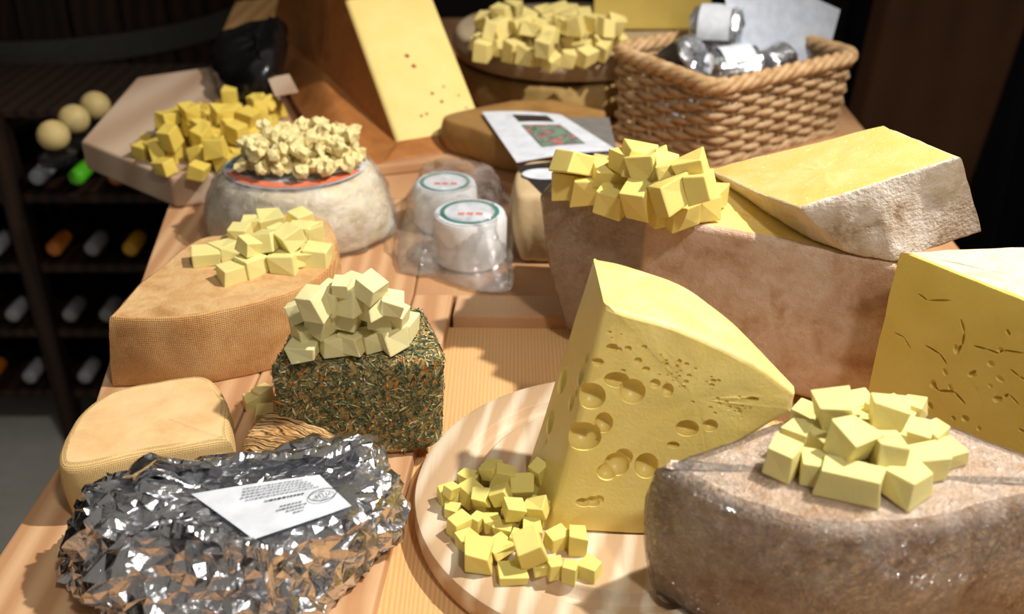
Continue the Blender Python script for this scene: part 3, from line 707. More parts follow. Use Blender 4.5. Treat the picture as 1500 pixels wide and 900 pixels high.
p = Pile(BZ, M['c_board'], 'cheese_cube', 'glossy yellow cheese cube spilling over the round wooden board', 'cheese cube', 'cubes on the round board', seed=3)
for a in ((657, 725, 32), (662, 748, 28), (675, 770, 38), (688, 702, 30), (690, 722, 34), (712, 735, 34), (735, 733, 34), (790, 706, 32, 40), (790, 750, 38), (700, 765, 22, 34), (720, 766, 30, 30), (737, 775, 30), (757, 756, 40), (778, 778, 40), (700, 812, 60, 50), (686, 792, 32), (732, 800, 46, 22), (775, 812, 48, 26), (752, 840, 46, 22), (818, 790, 36), (845, 792, 36, 48), (812, 832, 26, 34), (836, 838, 28, 36), (864, 834, 38, 32), (792, 830, 30, 22), (720, 695, 32), (745, 705, 34), (757, 790, 30)): p.drop_px(*a)
for a in ((722, 688, 42, 28), (738, 700, 38), (765, 718, 50), (705, 728, 34), (732, 726, 36), (790, 690, 34, 44), (777, 803, 58), (752, 745, 38), (787, 745, 40), (660, 718, 28)): p.drop_px(*a, tilt=.35)

p = Pile(WZ + .0025, M['c_front'], 'cheese_cube', 'pale cheese cube on the film-wrapped sector', 'cheese cube', 'cubes on the wrapped sector', seed=5)
for a in ((1149, 671, 44), (1192, 684, 40), (1248, 707, 84, 46, -.40), (1330, 707, 62, 46), (1355, 679, 58, 44), (1391, 664, 40, 24), (1168, 640, 40), (1206, 645, 48), (1178, 609, 36), (1255, 655, 56), (1300, 640, 50), (1339, 637, 42), (1367, 637, 34), (1267, 616, 36), (1300, 612, 46), (1325, 610, 30), (1336, 600, 34), (1257, 595, 34), (1225, 610, 46), (1230, 640, 40), (1290, 668, 44)): p.drop_px(*a)
for a in ((1221, 598, 58), (1300, 604, 48), (1249, 645, 58), (1298, 662, 54)): p.drop_px(*a, tilt=.3)

p = Pile(gz + .001, M['c_big'], 'cheese_cube', 'bright yellow cheese cube piled on the pink-rind block', 'cheese cube', 'cubes on the pink-rind block', seed=6)
for a in ((834, 266, 38), (861, 274, 42), (846, 252, 36), (881, 252, 32), (900, 292, 42, 34), (924, 272, 44), (896, 264, 36), (941, 295, 50, 26), (974, 307, 34), (999, 311, 38), (985, 288, 46), (957, 280, 34), (951, 258, 40), (985, 265, 38), (1013, 266, 34), (1028, 302, 36), (1041, 288, 34), (1020, 280, 34), (913, 252, 36), (936, 254, 36)): p.drop_px(*a, tilt=.06)
for a in ((840, 238, 38), (896, 256, 50, 26), (913, 234, 34), (936, 234, 44), (951, 245, 44), (973, 249, 36), (987, 257, 40), (1013, 246, 38), (985, 281, 44), (941, 286, 50), (1026, 272, 38)): p.drop_px(*a, tilt=.45)

p = Pile(0.0, M['c_side'], 'cheese_cube', 'pale cheese cube lying on the table beside the herb block', 'cheese cube', 'cubes beside the herb block', seed=7)
for a in ((369, 588, 30, 30), (386, 580, 30, 34), (388, 604, 34, 18)): p.drop_px(*a)

# ------------------------------------------------------------------ octagonal board with its own pile, far left
oz = .045
ot = [P(118, 206, oz), P(200, 113, oz), P(326, 95, oz), V(-.43, 1.82, oz), V(-.34, 1.48, oz), P(350, 250, oz), P(250, 260, oz)]
ob = [V(q.x, q.y, .0005) for q in ot]
o = prism('octagonal_board', ob, ot, M['oct'], .006, 3); tag(o, 'thick pale octagonal wooden board overhanging the far table edge with cubes on it', 'cutting board')
p = Pile(oz, M['c_left'], 'cheese_cube', 'deep yellow cheese cube heaped on the octagonal board', 'cheese cube', 'cubes on the octagonal board', seed=8)
for a in ((214, 203, 16), (243, 188, 26), (242, 217, 18)): p.drop_px(*a)
hc = P(345, 208, oz)
def inh(x, y): return ((x - hc.x) / .13) ** 2 + ((y - hc.y) / .15) ** 2 < 1 and x < -.352
p.heap(inh, 84, .0215, .3, lambda r: (hc.x + r.gauss(0, .065), hc.y + r.gauss(0, .06)))

# ------------------------------------------------------------------ huge brown wedge standing at the back
q0 = P(583, 232, 0.004); tdir = V(.90, .43, 0).normalized(); nd = -tdir
SBZ = .016
def bw(x, y):
    q = PL(x, y, q0, tdir); return q if q.z > SBZ + .001 else P(x, y, SBZ + .001)
bl = [bw(583, 207), bw(508, 0), bw(489, -52), bw(420, -40), bw(398, 40), bw(402, 85), bw(428, 150), bw(470, 205), bw(515, 236), bw(556, 239)]
zmin = min(q.z for q in bl); bl = [q - V(0, 0, 0) for q in bl]
th = .140
br = [q + tdir * th for q in bl]
L = Loft(bl, br, ['l', 'l', 'l', 'c', 'c', 'c', 'c', 'c', 'c', 'c'], n=8, r=.005, rs=3, ns=6, caps=5)
lo_z = 1
cutn = (bl[1] - bl[0]).cross(tdir).normalized()
root = empty('brown_rind_wedge', (q0.x, q0.y, .0), 'huge wedge with smooth brown rind and broad yellow cut face at the back', 'cheese')
mi = [1 if t == 'side:0' else (2 if t.startswith('side') else 0) for t in L.t]
pits = []; rnd = random.Random(12)
for x, y, r_ in ((596, 82, .004), (606, 97, .004), (633, 137, .003), (647, 149, .003), (625, 167, .0025), (617, 170, .0025), (650, 127, .002), (672, 140, .002), (683, 158, .002)):
    c = PL(x, y, bl[0], cutn); pits.append((c, (r_, r_, r_), face_quat(cutn)))
me = cut_pits(L.v, L.f, pits, [M['brown_rind'], M['brown_cut'], M['brown_edge']], mi, 'brown_wedge')
separate_by_material(me, ['face_rind', 'paste', 'rim_rind'], root)
# low wooden trestle board that carries it
BWC = q0 + tdir * .07
wb = [V(-.31, 1.345, 0), V(-.12, 1.40, 0), V(*P(636, 236, .014).xy, 0), V(*P(757, 274, .014).xy, 0), V(.13, 1.33, 0), V(.15, 1.50, 0), V(.03, 1.54, 0), V(-.12, 1.59, 0), V(-.31, 1.62, 0)]
o = prism('serving_board', [v + V(0, 0, .0005) for v in wb], [v + V(0, 0, SBZ - .0003) for v in wb], M['panel2'], .003, 2); tag(o, 'low reddish wooden board under the huge brown wedge', 'board')

# ------------------------------------------------------------------ stacked pale wheels at the back
def wheel(name, c, r, z0, z1, mt, ms, label, rr=.012):
    L = Loft([V(c[0] + r * math.cos(a), c[1] + r * math.sin(a), z0) for a in [i * math.pi / 6 for i in range(12)]], [V(c[0] + r * math.cos(a), c[1] + r * math.sin(a), z1) for a in [i * math.pi / 6 for i in range(12)]], 'c' * 12, n=7, r=rr, rs=4, ns=5, caps=5, bulge=.004)
    L.displace(lambda p, n: .002 * fbm(p, 12))
    root = empty(name, (c[0], c[1], z0), label, 'cheese')
    split_parts(L, lambda t: 'side_rind' if t.startswith('side') else 'top_rind', dict(top_rind=mt, side_rind=ms), root, 60); return root
wheel('round_cheese', (.095, 1.805), .196, .001, .060, M['far_rind2'], M['far_rind2'], 'yellowish wheel at the bottom of the stack behind the leaflet')
wheel('round_cheese', (.095, 1.805), .196, .066, .112, M['far_rind'], M['far_rind'], 'greyish pale wheel on top of the stack with a heap of cubes')
p = Pile(.114, M['c_far'], 'cheese_cube', 'dull yellow cheese cube heaped on the pale stacked wheel', 'cheese cube', 'cubes on the stacked wheel', seed=9)
hc2 = P(795, 66, .12)
p.heap(lambda x, y: ((x - hc2.x) / .125) ** 2 + ((y - hc2.y) / .13) ** 2 < 1, 78, .025, .3, lambda r: (hc2.x + r.gauss(0, .065), hc2.y + r.gauss(0, .065)))
bb = P(868, 44, .114)
o = prism('cheese_block', [bb, bb + V(.20, .0, 0), bb + V(.20, .10, 0), bb + V(.02, .12, 0)], [bb + V(0, 0, .12), bb + V(.20, .0, .12), bb + V(.20, .10, .12), bb + V(.02, .12, .12)], M['olive'], .004, 2); tag(o, 'plain yellow cheese block standing on the pale stacked wheel', 'cheese')

# ------------------------------------------------------------------ low brown wheel piece under the leaflets
k_ = [P(652, 216, SBZ), P(690, 234, SBZ), P(755, 254, SBZ), V(.12, 1.36, SBZ), V(.14, 1.48, SBZ), V(.06, 1.535, SBZ), V(.0, 1.53, SBZ)]
k_ = [V(q.x, q.y, SBZ + .0003) for q in k_]
L = Loft(k_, [q + V(0, 0, .05) for q in k_], 'ccclllc', n=8, r=.006, rs=3, ns=5, caps=4, bulge=.004)
o = link('brown_cheese_piece', new_mesh('brown_cheese_piece', L.v, L.f, M['low_rind'])); tag(o, 'low brown-rinded cheese piece under the white leaflet', 'cheese')
# pale cheese on its edge left of the pink block
L = Loft([V(.008, 1.115, 0), V(.03, 1.10, 0), V(.13, 1.10, 0), V(.14, 1.22, 0), V(.02, 1.23, 0)], [V(.003, 1.12, .085), V(.03, 1.105, .085), V(.13, 1.105, .085), V(.14, 1.21, .085), V(.02, 1.22, .085)], 'cllcc', n=8, r=.008, rs=3, ns=6, caps=4, bulge=.006)
o = link('pale_cheese_piece', new_mesh('pale_cheese_piece', L.v, L.f, M['side_rind'])); tag(o, 'pale rounded cheese piece between the bagged cheeses and the pink-rind block', 'cheese')

# ------------------------------------------------------------------ leaflets
def sheet(name, quad, mat, curl=lambda u, v: 0, th=.0006, n=16, parent=None):
    vv, f_ = [], []
    for s_ in (0, 1):
        for j in range(n + 1):
            for i in range(n + 1):
                u, v = i / n, j / n; q = quad[0].lerp(quad[1], u).lerp(quad[3].lerp(quad[2], u), v); vv.append(q + V(0, 0, curl(u, v) - s_ * th))
    K = (n + 1) ** 2
    for j in range(n):
        for i in range(n):
            a = j * (n + 1) + i; f_.append((a, a + 1, a + n + 2, a + n + 1)); f_.append((K + a, K + a + n + 1, K + a + n + 2, K + a + 1))
    for i in range(n):
        for a, b in ((i, i + 1), (n * (n + 1) + i, n * (n + 1) + i + 1), (i * (n + 1), (i + 1) * (n + 1)), (i * (n + 1) + n, (i + 1) * (n + 1) + n)): f_.append((a, b, K + b, K + a))
    return link(name, new_mesh(name, vv, f_, mat, angle=40), parent)
lz = .072
lq = [P(706, 164, lz), P(822, 168, lz), P(904, 220, lz), P(757, 238, lz)]
cl = lambda u, v: .0030 * math.sin(math.pi * u) 
root = sheet('leaflet', lq, M['paper'], cl); tag(root, 'white printed leaflet with a colour photo, lying on the brown cheese piece', 'leaflet')
def sub(q, u0, u1, v0, v1): 
    g = lambda u, v: q[0].lerp(q[1], u).lerp(q[3].lerp(q[2], u), v) + V(0, 0, .0036 * math.sin(math.pi * u) + .0006); return [g(u0, v0), g(u1, v0), g(u1, v1), g(u0, v1)]
sheet('printed_photo', sub(lq, .33, .78, .34, .82), M['photo'], n=6, th=.0002, parent=root)
sheet('printed_banner', sub(lq, .34, .76, .10, .26), M['leaf_dark'], n=6, th=.0002, parent=root)
gq = [P(800, 172, .0685), P(892, 172, .0685), P(905, 225, .0685), P(820, 235, .0685)]
o = sheet('grey_sheet', gq, M['grey_sheet']); tag(o, 'grey sheet lying under the white leaflet beside the basket', 'sheet')
dq = [P(756, 243, .0875), P(850, 232, .0875), P(850, 268, .0875), P(795, 282, .0875)]
root = sheet('dark_leaflet', dq, M['leaf_dark']); tag(root, 'dark leaflet with a white oval picture on the pale cheese piece', 'leaflet')
oc = (dq[0] + dq[1] + dq[2] + dq[3]) / 4 + V(-.012, 0, .0008)
vv = [oc] + [oc + V(.028 * math.cos(a), .018 * math.sin(a), 0) for a in [i * math.pi / 12 for i in range(24)]]
link('printed_oval', new_mesh('printed_oval', vv, [(0, 1 + i, 1 + (i + 1) % 24) for i in range(24)], M['paper']), root)
wq = [P(397, 156, .055), P(428, 150, .055), P(441, 176, .055), P(407, 182, .055)]
o = sheet('price_card', [q + V(0, 0, .045) for q in wq], M['oct'], n=4, th=.003); tag(o, 'small pale blank card among the cubes on the octagonal board', 'card')

# ------------------------------------------------------------------ black wrapped package and back plank
kz = .050
kb = [P(330, 150, kz), P(402, 160, kz), V(-.40, 1.80, kz), V(-.45, 1.84, kz), V(-.53, 1.80, kz)]
kt = [q + V(.006, .01, (.045, .085, .085, .07, .04)[i]) for i, q in enumerate(kb)]
L = Loft(kb, kt, 'ccccc', n=10, r=.025, rs=5, ns=8, caps=6); L.displace(lambda p, n: .008 * fbm(p, 14) + .004 * abs(fbm(p, 40)))
o = link('black_wrapped_package', new_mesh('black_wrapped_package', L.v, L.f, M['black'])); tag(o, 'glossy black wrapped package beside the huge brown wedge', 'package')
pz = .03
pb = [P(308, 84, pz), P(345, 2, pz), P(408, -6, pz), P(395, 60, pz)]
o = prism('pine_plank', [v + V(0, 0, -.0295) for v in pb], pb, M['plank'], .003, 2); tag(o, 'light pine board lying behind the black package', 'board')

# ------------------------------------------------------------------ film-wrapped goat cheese with crumbles
zt = .085
cg = P(455, 300, zt); 
gb = P(462, 352, 0)
cx, cy = -.268, 1.195
def ell(rx, ry, z, ph=.2): return [V(cx + rx * math.cos(a), cy + ry * math.sin(a), z) for a in [i * math.pi / 6 for i in range(12)]]
def goat_loft(): return Loft(ell(.122, .10, .001), ell(.095, .085, zt), 'c' * 12, n=8, r=.016, rs=5, ns=8, caps=8, bulge=.004, dome=.004)
L = goat_loft(); L.displace(lambda p, n: .003 * fbm(p, 14))
root = empty('wrapped_round_cheese', (cx, cy, 0), 'pale round cheese in clear wrap with printed cover and crumbled cheese on top', 'cheese')
link('body', new_mesh('body', L.v, L.f, M['goat_rind']), root)
# printed paper cover on the top with a red band and green print
def disc_arc(name, r0, r1, a0, a1, z, mat, par, n=40):
    vv, f_ = [], []
    for i in range(n + 1):
        a = a0 + (a1 - a0) * i / n
        for rr in (r0, r1): vv.append(V(cx + rr * .095 * math.cos(a), cy + rr * .085 * math.sin(a), z - .012 * max(0, rr - .75)))
    for i in range(n): f_.append((2 * i, 2 * i + 1, 2 * i + 3, 2 * i + 2))
    return link(name, new_mesh(name, vv, f_, mat), par)
cov = disc_arc('paper_cover', 0.02, .92, 0, 2 * math.pi, zt + .0062, M['paper'], root, 60)
disc_arc('red_band', .76, .90, math.pi * 1.12, math.pi * 1.92, zt + .0070, M['red_ink'], cov)
disc_arc('red_band', .70, .90, math.pi * .55, math.pi * .72, zt + .0070, M['red_ink'], cov)
for r0, r1, a0, a1 in ((.55, .66, 3.0, 3.9), (.70, .76, 3.1, 3.8), (.80, .9, 2.6, 3.3), (.45, .5, 3.2, 3.7)): disc_arc('green_print', r0, r1, a0, a1, zt + .0072, M['tealgrey'], cov)
L = goat_loft(); L.displace(lambda p, n: .0035 + .003 * fbm(p, 14) + .006 * abs(fbm(p + V(4, 0, 0), 30)))
L.v = [V(v.x, v.y, max(v.z, .0008)) for v in L.v]
link('clear_wrap', new_mesh('clear_wrap', L.v, L.f, M['film_wrap']), root)
p = Pile(zt + .012, M['goat'], 'cheese_crumb', 'pale irregular cheese crumb on the film-wrapped round cheese', 'cheese crumb', 'crumbs on the wrapped round cheese', CRUMBS, 10)
p.heap(lambda x, y: ((x - cx - .008) / .074) ** 2 + ((y - cy + .006) / .064) ** 2 < 1, 120, .0145, .6, lambda r: (cx + .008 + r.gauss(0, .046), cy - .006 + r.gauss(0, .038)))

# ------------------------------------------------------------------ two white cheeses in a clear bag
bagc = []
for (px, py, zz, rr, lab_) in ((652, 268, .058, .040, 'small white round cheese with printed green ring, at the back in the clear bag'), (688, 312, .060, .044, 'small white round cheese with printed green ring, at the front in the clear bag')):
    c = P(px, py, zz); bagc.append(c)
    v_, fs = lathe([(0, .001), (rr * .92, .001), (rr, .006), (rr, zz - .006), (rr * .94, zz), (0, zz)], 40, org=V(c.x, c.y, 0))
    root = empty('white_round_cheese', (c.x, c.y, 0), lab_, 'cheese', None); link('body', new_mesh('body', v_, fs, M['white_cheese'], angle=40), root)
    ring = [V(c.x + rr * .78 * math.cos(a), c.y + rr * .78 * math.sin(a), zz + .0015) for a in [2 * math.pi * i / 48 for i in range(48)]]
    lv, lf = lathe([(0, zz + .0008), (rr * .9, zz + .0008), (rr * .9, zz + .0012), (0, zz + .0014)], 40, org=V(c.x, c.y, 0))
    lb = link('round_label', new_mesh('round_label', lv, lf, M['paper'], angle=40), root)
    vv, f_ = [], []
    for i in range(49):
        a = 2 * math.pi * i / 48
        for q in (.68, .80): vv.append(V(c.x + rr * q * math.cos(a), c.y + rr * q * math.sin(a), zz + .0018))
    f_ = [(2 * i, 2 * i + 1, 2 * i + 3, 2 * i + 2) for i in range(48)]; link('green_ring', new_mesh('green_ring', vv, f_, M['green_ink']), lb)
    for dx in (-.010, .0, .011):
        vv = [V(c.x + dx + a, c.y - .006 + b, zz + .0018) for a, b in ((-.004, -.003), (.004, -.004), (.005, .003), (-.003, .004))]; link('red_print', new_mesh('red_print', vv, [(0, 1, 2, 3)], M['red_ink'], smooth=False), lb)
kb = [P(584, 392, .0012), P(640, 408, .0012), P(700, 428, .0012), P(765, 425, .0012), P(770, 380, .0012) + V(-.002, 0, 0), V(.0, 1.27, .0012), V(-.03, 1.335, .0012), V(-.13, 1.335, .0012), P(590, 320, .0012)]
kb = [V(min(q.x, .0), q.y, q.z) for q in kb]
c0_ = (bagc[0] + bagc[1]) / 2
kt = [V(c0_.x + (q.x - c0_.x) * .62, c0_.y + (q.y - c0_.y) * .55, .070) for q in kb]
L = Loft(kb, kt, 'c' * 9, n=10, r=.006, rs=3, ns=14, caps=8, bulge=-.004)
L.displace(lambda p, n: .006 * abs(fbm(p, 22)) + .003 * abs(fbm(p + V(1, 7, 0), 60)))
L.v = [V(v.x, v.y, max(v.z, .0006)) for v in L.v]
o = link('clear_plastic_bag', new_mesh('clear_plastic_bag', L.v, L.f, M['film_thick'])); tag(o, 'crinkled clear plastic bag enclosing two small white cheeses', 'bag')

# ------------------------------------------------------------------ wicker basket
bz = .128
rL, rF, rR = P(898, 72, bz), P(1048, 128, bz), P(1256, 80, bz); rB = rL + rR - rF
gL, gF, gR = P(895, 205), P(1045, 246), P(1231, 192); gB = gL + gR - gF
def rrect(c, rad, n):
    """rounded parallelogram, n points"""
    pts = []; m_ = len(c)
    for i in range(m_):
        a, b, d = c[i - 1], c[i], c[(i + 1) % m_]; u = (a - b).normalized(); v = (d - b).normalized()
        p0, p1 = b + u * rad, b + v * rad
        for k in range(6): t = k / 5; pts.append(p0.lerp(b, t).lerp(b.lerp(p1, t), t))
    ln_ = [0]
    for i in range(len(pts)): ln_.append(ln_[-1] + (pts[(i + 1) % len(pts)] - pts[i]).length)
    out = []
    for k in range(n):
        s_ = ln_[-1] * k / n; i = max(j for j in range(len(pts)) if ln_[j] <= s_); t = (s_ - ln_[i]) / (ln_[i + 1] - ln_[i]); out.append(pts[i].lerp(pts[(i + 1) % len(pts)], t))
    return out
NS = 30; SUB = 4; NP = NS * SUB
topo = rrect([rL, rF, rR, rB], .03, NP); boto = rrect([gL, gF, gR, gB], .03, NP)
bctr = (gL + gF + gR + gB) / 4
root = empty('wicker_basket', (bctr.x, bctr.y, 0), 'rectangular brown wicker basket filled with foil-wrapped cheeses', 'basket')
def wall_pt(i, t): return boto[i % NP].lerp(topo[i % NP], t)
def outw(i): 
    tt = (topo[(i + 1) % NP] - topo[i - 1]).normalized(); o_ = tt.cross(V(0, 0, 1)); 
    return o_ if o_.dot(topo[i % NP] - (rL + rF + rR + rB) / 4) > 0 else -o_
OUT = [outw(i) for i in range(NP)]
for k in range(NS):
    i = k * SUB; path = [wall_pt(i, t / 6) + V(0, 0, .003) for t in range(7)]
    v_, fs = tube(path, .0032, 6); link('stake', new_mesh('stake', v_, fs, M['wicker']), root)
ROWS = 11
for r_ in range(ROWS):
    t = .07 + .80 * r_ / (ROWS - 1)
    path = [wall_pt(i, t) + OUT[i] * (.0042 * math.cos(math.pi * i / SUB + math.pi * r_)) + V(0, 0, .0012 * math.sin(math.pi * i / SUB * .5 + r_)) for i in range(NP)]
    v_, fs = tube(path, .0050, 7, True); link('weaver', new_mesh('weaver', v_, fs, M['wicker']), root)
def braid(tz, rad, amp, name, mat, n=3, turns=22):
    for s_ in range(n):
        path = []
        for i in range(NP * 2):
            b = wall_pt(i // 2, tz).lerp(wall_pt(i // 2 + 1, tz), (i % 2) / 2); an = 2 * math.pi * (turns * i / (NP * 2) + s_ / n)
            path.append(b + OUT[(i // 2) % NP] * (amp * math.cos(an)) + V(0, 0, amp * math.sin(an)))
        v_, fs = tube(path, rad, 7, True); link(name, new_mesh(name, v_, fs, mat), root)
braid(.985, .0060, .0068, 'rim_strand', M['wicker_rim'], 4, 12)
braid(.045, .0045, .0040, 'base_strand', M['wicker'], 3, 16)
bi = rrect([bctr.lerp(q, .93) for q in (gL, gF, gR, gB)], .02, 40)
prism('base', [V(q.x, q.y, .004) for q in bi], [V(q.x, q.y, .010) for q in bi], M['wicker'], 0, 1, root)

# contents
def packet(c, rr, hh, axis, label, lab_mat, seed, name='foil_packet'):
    """small drum-shaped cheese in foil with a paper band"""
    prof = [(0, -hh / 2), (rr * .55, -hh / 2), (rr * .92, -hh * .46), (rr, -hh * .36), (rr, hh * .36), (rr * .92, hh * .46), (rr * .55, hh / 2), (0, hh / 2)]
    pr = []
    for (a, b), (a2, b2) in zip(prof, prof[1:]):
        for t in range(4): pr.append((a + (a2 - a) * t / 4, b + (b2 - b) * t / 4))
    pr.append(prof[-1])
    v_, fs = lathe(pr, 48); M3 = Vector(axis).to_track_quat('Z', 'Y').to_matrix()
    v2 = []
    for v in v_:
        k = 1 + .10 * abs(noise.noise(v * 60 + V(seed, 0, 0))) + .07 * abs(noise.noise(v * 140 + V(0, seed, 0))) - .05; v2.append(M3 @ (v * k) + c)
    root = empty(name, (c.x, c.y, c.z - rr), label, 'package', 'packets in the basket')
    link('foil', new_mesh('foil', v2, fs, M['foil2'], angle=12), root)
    vv, f_ = [], []
    for i in range(25):
        a = -1.9 + 3.2 * i / 24 + seed
        for b in (-hh * .30, hh * .30): vv.append(M3 @ V(rr * 1.09 * math.cos(a), rr * 1.09 * math.sin(a), b) + c)
    for i in range(24): f_.append((2 * i, 2 * i + 1, 2 * i + 3, 2 * i + 2))
    link('paper_band', new_mesh('paper_band', vv, f_, lab_mat), root)
ba = (gR - gF).normalized(); bb_ = (gL - gF).normalized()
for k, (u, v) in enumerate(((.25, .28), (.25, .74), (.62, .28), (.62, .72))):
    c = gF + (gR - gF) * u + (gL - gF) * v + V(.0, .0, .052); packet(c, .036, .066, V(0, 0, 1), 'foil-wrapped drum cheese in the lower layer of the basket', M['paper'], k)
c = P(1050, 44, .148); packet(c, .037, .082, V(1, -.35, .05), 'foil cheese with white paper band, highest in the basket', M['paper'], 2.0)
c = P(1002, 92, .116); packet(c, .036, .060, V(.5, -.4, .5), 'foil cheese with black paper band at the basket corner', M['leaf_dark'], 4.0)
c = P(1075, 105, .113); packet(c, .036, .080, V(1, .2, .1), 'foil cheese with white band against the front rim of the basket', M['paper'], 1.2)
c = P(1135, 92, .112); packet(c, .028, .050, V(.6, .5, .2), 'foil cheese in front of the white card in the basket', M['paper'], 5.0)
wn = V(.25, -1, .30).normalized(); wq0 = P(1140, 72, .125) + V(0, .02, 0)
q_ = [PL(x, y, wq0, wn) for x, y in ((1062, -14), (1178, -10), (1231, 14), (1213, 80), (1150, 96), (1068, 92))]
o = prism('white_card', q_, [v - wn * .0012 for v in q_], M['card'], 0, 1); tag(o, 'blank white plastic card stuck upright in the basket', 'card')

# ------------------------------------------------------------------ dark surroundings: cask, bottles, beam, cloth
cc = V(-1.25, 2.98, 0); cask = empty('wooden_cask', (cc.x, cc.y, FZ), 'large dark wooden cask with grey steel hoops in the gloom', 'barrel')
def cr(z): return .44 + .07 * math.cos((z + .35) / .6 * 1.35)
z0, z1 = FZ, .20; NST = 26
for k in range(NST):
    a0, a1 = 2 * math.pi * k / NST + .006, 2 * math.pi * (k + 1) / NST - .006; vv, f_ = [], []
    for j in range(13):
        z = z0 + (z1 - z0) * j / 12
        for a, rr in ((a0, 0), (a1, 0), (a1, -.03), (a0, -.03)): vv.append(V(cc.x + (cr(z) + rr) * math.cos(a), cc.y + (cr(z) + rr) * math.sin(a), z))
    for j in range(12):
        for q in range(4): a = j * 4 + q; b = j * 4 + (q + 1) % 4; f_.append((a, b, b + 4, a + 4))
    f_ += [(0, 3, 2, 1), (48, 49, 50, 51)]; link('stave', new_mesh('stave', vv, f_, M['dark_wood'], smooth=False), cask)
for z in (-.75, -.52, -.12, .12):
    v_, fs = lathe([(cr(z - .03) + .001, z - .03), (cr(z - .03) + .006, z - .03), (cr(z + .03) + .006, z + .03), (cr(z + .03) + .001, z + .03)], 64, org=V(cc.x, cc.y, 0)); link('hoop', new_mesh('hoop', v_, fs, M['hoop'], angle=40), cask)
v_, fs = lathe([(0, .15), (cr(.15) - .03, .15), (cr(.15) - .03, .17), (0, .17)], 48, org=V(cc.x, cc.y, 0)); link('head', new_mesh('head', v_, fs, M['dark_wood'], angle=40), cask)

# bottle rack
rk = empty('bottle_rack', (-1.0, 1.9, FZ), 'dark wooden bottle rack standing on the floor beside the table', 'rack')
for x in (-1.42, -1.02, -.66):
    for y in (1.95, 2.25): prism('post', [V(x + a, y + b, FZ) for a, b in ((-.02, -.02), (.02, -.02), (.02, .02), (-.02, .02))], [V(x + a, y + b, -.10) for a, b in ((-.02, -.02), (.02, -.02), (.02, .02), (-.02, .02))], M['dark_wood'], .002, 1, rk)
shelf_z = [-.26, -.42, -.58, -.74]
for z in shelf_z: poly_prism('shelf', [(-1.44, 1.94), (-.64, 1.94), (-.64, 2.27), (-1.44, 2.27)], z - .022, z - .002, M['dark_wood'], .002, rk)
BR = .036
def bottle(x, z, y, cap, label, seed):
    c = V(x, y, z + BR); prof = [(0, .30), (BR * .9, .30), (BR, .29), (BR, .12), (BR * .8, .085), (.016, .06), (.0145, 0)]
    v_, fs = lathe(prof, 24, axis=V(0, 1, 0), org=c); root = empty('wine_bottle', (x, y, z), label, 'bottle', 'bottles in the dark rack')
    link('glass', new_mesh('glass', v_, fs, M['glass_dark'], angle=50), root)
    v_, fs = lathe([(.0155, .06), (.0165, .05), (.0165, -.004), (.013, -.008), (0, -.008)], 20, axis=V(0, 1, 0), org=c); link('capsule', new_mesh('capsule', v_, fs, cap, angle=50), root)
caps = {'cork': 'pale cork-coloured', 'goldfoil': 'gold', 'greenfoil': 'bright green', 'orangefoil': 'orange', 'silverfoil': 'silver'}
lay = [['silverfoil', 'orangefoil', 'goldfoil', 'orangefoil', 'silverfoil', 'greenfoil', 'orangefoil', 'silverfoil'], ['goldfoil', 'goldfoil', 'silverfoil', 'silverfoil', 'orangefoil', 'silverfoil', 'goldfoil', 'silverfoil'], ['silverfoil', 'orangefoil', 'silverfoil', 'silverfoil', 'silverfoil', 'silverfoil', 'orangefoil', 'silverfoil'], ['silverfoil', 'silverfoil', 'orangefoil', 'silverfoil', 'silverfoil', 'orangefoil', 'silverfoil', 'silverfoil']]
for r_, z in enumerate(shelf_z):
    for k, cp in enumerate(lay[r_]): bottle((-1.360, -1.268, -1.176, -1.084, -.960, -.880, -.800, -.720)[k], z, 1.94, M[cp], 'dark wine bottle with %s capsule lying in the rack' % caps[cp], k)
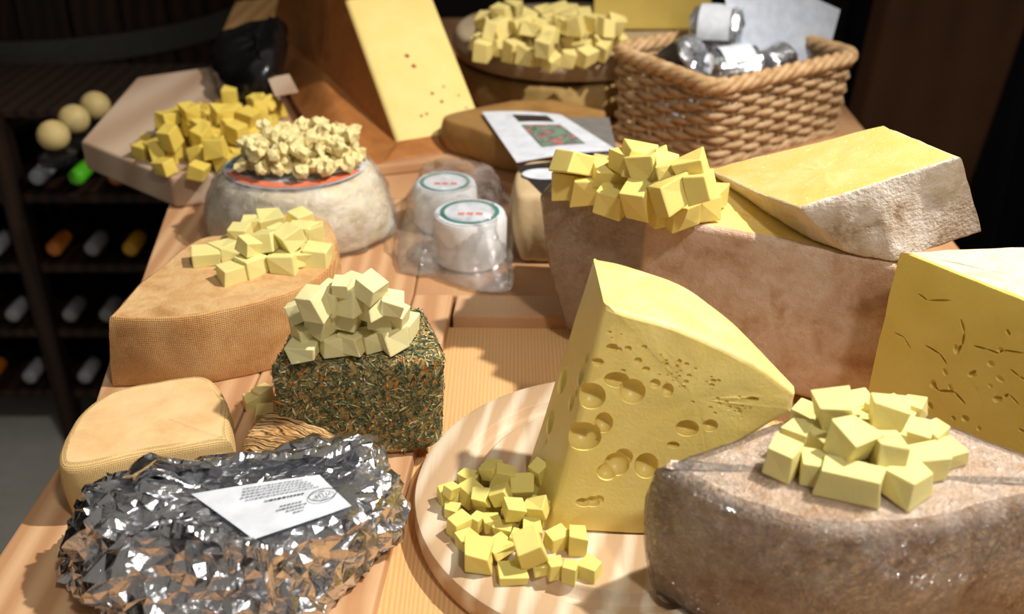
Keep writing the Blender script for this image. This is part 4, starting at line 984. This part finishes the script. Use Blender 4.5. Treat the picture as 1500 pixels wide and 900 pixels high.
# round-headed jars on top of the rack
poly_prism('top_board', [(-1.44, 1.94), (-.64, 1.94), (-.64, 2.27), (-1.44, 2.27)], -.10, -.085, M['dark_wood'], .002, rk)
for k, (px, py) in enumerate(((80, 206), (110, 182), (141, 162))):
    c = P(px, py, -.045 + .0); c = V(c.x, c.y, 0)
    root = empty('stoppered_bottle', (c.x, c.y, -.085), 'black squat bottle with a round pale stopper on the rack', 'bottle', 'round-stoppered bottles')
    v_, fs = lathe([(0, -.0848), (.030, -.0848), (.032, -.082), (.032, -.068), (.02, -.062), (0, -.062)], 24, org=c); link('body', new_mesh('body', v_, fs, M['black'], angle=40), root)
    v_, fs = lathe([(0, -.0618)] + [(.027 * math.sin(a), -.036 - .026 * math.cos(a)) for a in [math.pi * i / 10 for i in range(1, 10)]] + [(0, -.010)], 24, org=c); link('stopper', new_mesh('stopper', v_, fs, M['cork']), root)

# leaning beam and hanging cloth at the right
q0 = V(1.05, 2.42, 0); bn = V(0, -1, 0)
lb_, lt_ = V(.68, 2.45, FZ), V(1.08, 2.45, .75)
pb = [(1225, 330), (1405, 330), (1535, -40), (1312, -40)]
pp = [PL(x, y, q0, bn) for x, y in pb]
def ext(a, b, z): t = (z - a.z) / (b.z - a.z); return a.lerp(b, t)
b0, b1 = ext(pp[0], pp[3], FZ), ext(pp[1], pp[2], FZ); t0, t1 = ext(pp[0], pp[3], .7), ext(pp[1], pp[2], .7)
o = prism('leaning_beam', [b0, b1, b1 + V(0, .12, 0), b0 + V(0, .12, 0)], [t0, t1, t1 + V(0, .12, 0), t0 + V(0, .12, 0)], M['beam'], .03, 4); tag(o, 'broad dark brown wooden beam leaning in the background behind the basket', 'beam')
vv, f_ = [], []; n = 90
for i in range(n + 1):
    x = .95 + 1.5 * i / n; yy = 2.95 + .05 * math.sin(i * .55) + .02 * math.sin(i * 1.3)
    for z in (FZ + .002, -.4, .2, .9): vv.append(V(x + .01 * math.sin(z * 5), yy, z))
for i in range(n):
    for j in range(3): a = i * 4 + j; f_.append((a, a + 4, a + 5, a + 1))
me = new_mesh('dark_cloth', vv, f_, M['navy']); o = link('dark_cloth', me); tag(o, 'dark navy cloth hanging in folds behind the beam', 'curtain')
md = o.modifiers.new('s', 'SOLIDIFY'); md.thickness = .004
